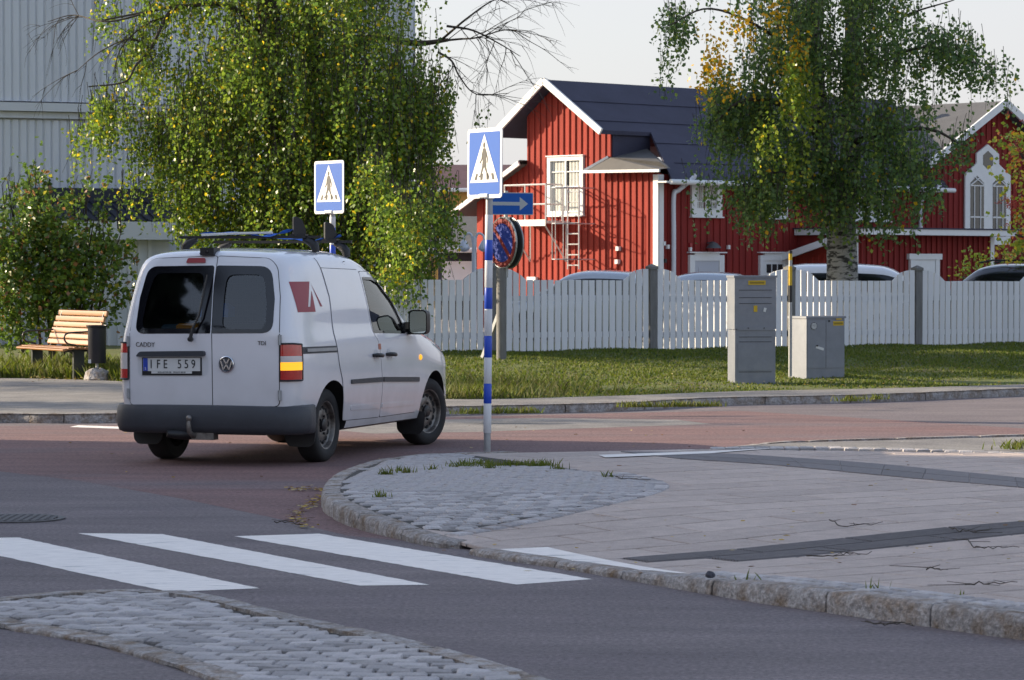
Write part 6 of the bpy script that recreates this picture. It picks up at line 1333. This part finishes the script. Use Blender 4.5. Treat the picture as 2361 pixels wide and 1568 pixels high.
side_tree('spruce_tree', 'tall dark spruce standing behind the camera to the left', (-23.5, 6.9, 0), 24, 4.6, 6000, True, .55, .05); side_tree('spruce_tree', 'slimmer dark spruce behind the camera, farther left', (-13, -8, 0), 19, 3.8, 12000, True, .6, .05)
side_tree('street_tree', 'leafy street tree beside the unseen shade block at the left', (-16, 37.3, 0), 6.5, 1.5, 2600, False, .13, .35); side_tree('street_tree', 'leafy street tree by the footway at the left, nearest the bush', (-18.5, 43.5, 0), 8.5, 2.2, 4200, False, .13, .3); side_tree('street_tree', 'leafy tree beside the villa at the right outside the picture', (19, 44, 0), 6.5, 2.4, 4000, False, .16, .3)

# ------------------------------------------------------------------ litter: fallen leaves, twigs, a stone
M_fl = [mat('fallen_yellow', (.45, .30, .03), .7), mat('fallen_brown', (.20, .10, .04), .8), mat('fallen_pale', (.42, .33, .16), .7)]
fl = []
def drop(n, fx, fy, zf_):
    for _ in range(n): p = P(fx(), fy(), .1); fl.append((p.x, p.y, zf_(p.x, p.y) + .006))
drop(70, lambda: random.uniform(1000, 2361), lambda: random.uniform(1060, 1300), hp)
for _ in range(85):
    p = P(random.uniform(0, 1900), random.uniform(975, 1110)); fl.append((p.x, p.y, .009))
for _ in range(160):
    a = random.random(); p = P(735 + 25 * math.cos(a * 5) + random.gauss(0, 10) - 8, 1150 + a * 70 + random.gauss(0, 4)); fl.append((p.x - .06, p.y, .01 + random.random() * .01))
for _ in range(70): p = P(random.gauss(715, 25), random.gauss(1131, 2.2)); fl.append((p.x, p.y, .012))
for _ in range(260): p = P(random.uniform(60, 300), random.gauss(874, 3.5), .1); fl.append((p.x, p.y, .11 + random.random() * .02))
for _ in range(350): x = random.uniform(-3, 8); y = gedge(x) + abs(random.gauss(0, 1.2)); fl.append((x, y, zbank(x, y) + random.uniform(.02, .06)))
fa_ = np.array(fl); o = leaf_cloud('fallen_leaves', fa_, .045, M_fl, (.4, .35, .25), None, hang=0)
co = np.empty(len(o.data.vertices) * 3, np.float32); o.data.vertices.foreach_get('co', co); co = co.reshape(4, -1, 3); base = co[0, :, 2].copy(); co[:, :, 2] = base + (co[:, :, 2] - base) * .18 + .004; o.data.vertices.foreach_set('co', co.ravel()); o.data.update()
tag(o, 'yellow and brown fallen leaves scattered over street and paving', 'fallen leaves', kind='stuff')
def ground_twig(label, px, z=None):
    ps = [P(x, y, .1) for x, y in px]; ps = [Vector((p.x, p.y, hp(p.x, p.y) + .014)) for p in ps] if z is None else [Vector((p.x, p.y, z)) for p in [P(x, y, 0) for x, y in px]]
    mb = MB(); sp = smooth_path(ps, 5); sp = [p + Vector((0, random.gauss(0, .008), abs(random.gauss(0, .008)))) for p in sp]; mb.tube(sp, [.0042 * (1 - .6 * i / len(sp)) for i in range(len(sp))], 5)
    for _ in range(4): i = random.randint(1, len(sp) - 2); v = Vector((random.gauss(0, .12), random.gauss(0, .12), .01)); mb.tube([sp[i], sp[i] + v * .6, sp[i] + v], [.0025, .002, .0015], 4)
    tag(mb.build('fallen_twig', M_bark_d), label, 'twig', 'twigs fallen on the paving')
ground_twig('curved thin twig with fine side shoots in the middle of the right paving', [(1912, 1202), (1945, 1213), (1990, 1213), (2035, 1206)])
ground_twig('dark forked twig above the ribbed band near the right edge', [(2190, 1218), (2220, 1228), (2255, 1228), (2288, 1222)])
ground_twig('dark crooked twig lying across the ribbed band at the right', [(2230, 1240), (2245, 1258), (2290, 1262), (2350, 1262)])
ground_twig('short knotted twig below the ribbed band at the right', [(2135, 1312), (2160, 1314), (2185, 1320)])
ground_twig('thin twig lying on the ribbed band left of the crooked one', [(1860, 1266), (1920, 1267), (1960, 1266), (2010, 1265)])
ground_twig('long thin twig near the kerb at the lower right edge', [(2225, 1355), (2280, 1356), (2345, 1353)])
ground_twig('bent twig lying on the cobbles at their right side', [(1840 - 420, 1105), (1860 - 420, 1112), (1940 - 440, 1112)])
ground_twig('twig lying in the road just below the right kerb', [(1995, 1442), (2040, 1448), (2085, 1446), (2110, 1452)], .012)
ground_twig('twig on the asphalt beside the rounded cobbled corner', [(632, 1210), (662, 1212), (692, 1214)], .012)
pp = P(1637, 1327, .1); pe = MB().lathe([(.001, .034), (.014, .031), (.023, .019), (.024, .007), (.014, 0), (.001, 0)], 9); pe.v = [(x * random.uniform(.85, 1.15), y * random.uniform(.85, 1.15), z * random.uniform(.9, 1.1)) for x, y, z in pe.v]
tag(pe.build('loose_stone', mat('dark_stone', (.06, .06, .075), .8, var=.3, vscale=40), loc=(pp.x, pp.y, hp(pp.x, pp.y) + .014)), 'fist sized dark stone lying on the setts behind the kerb', 'stone')
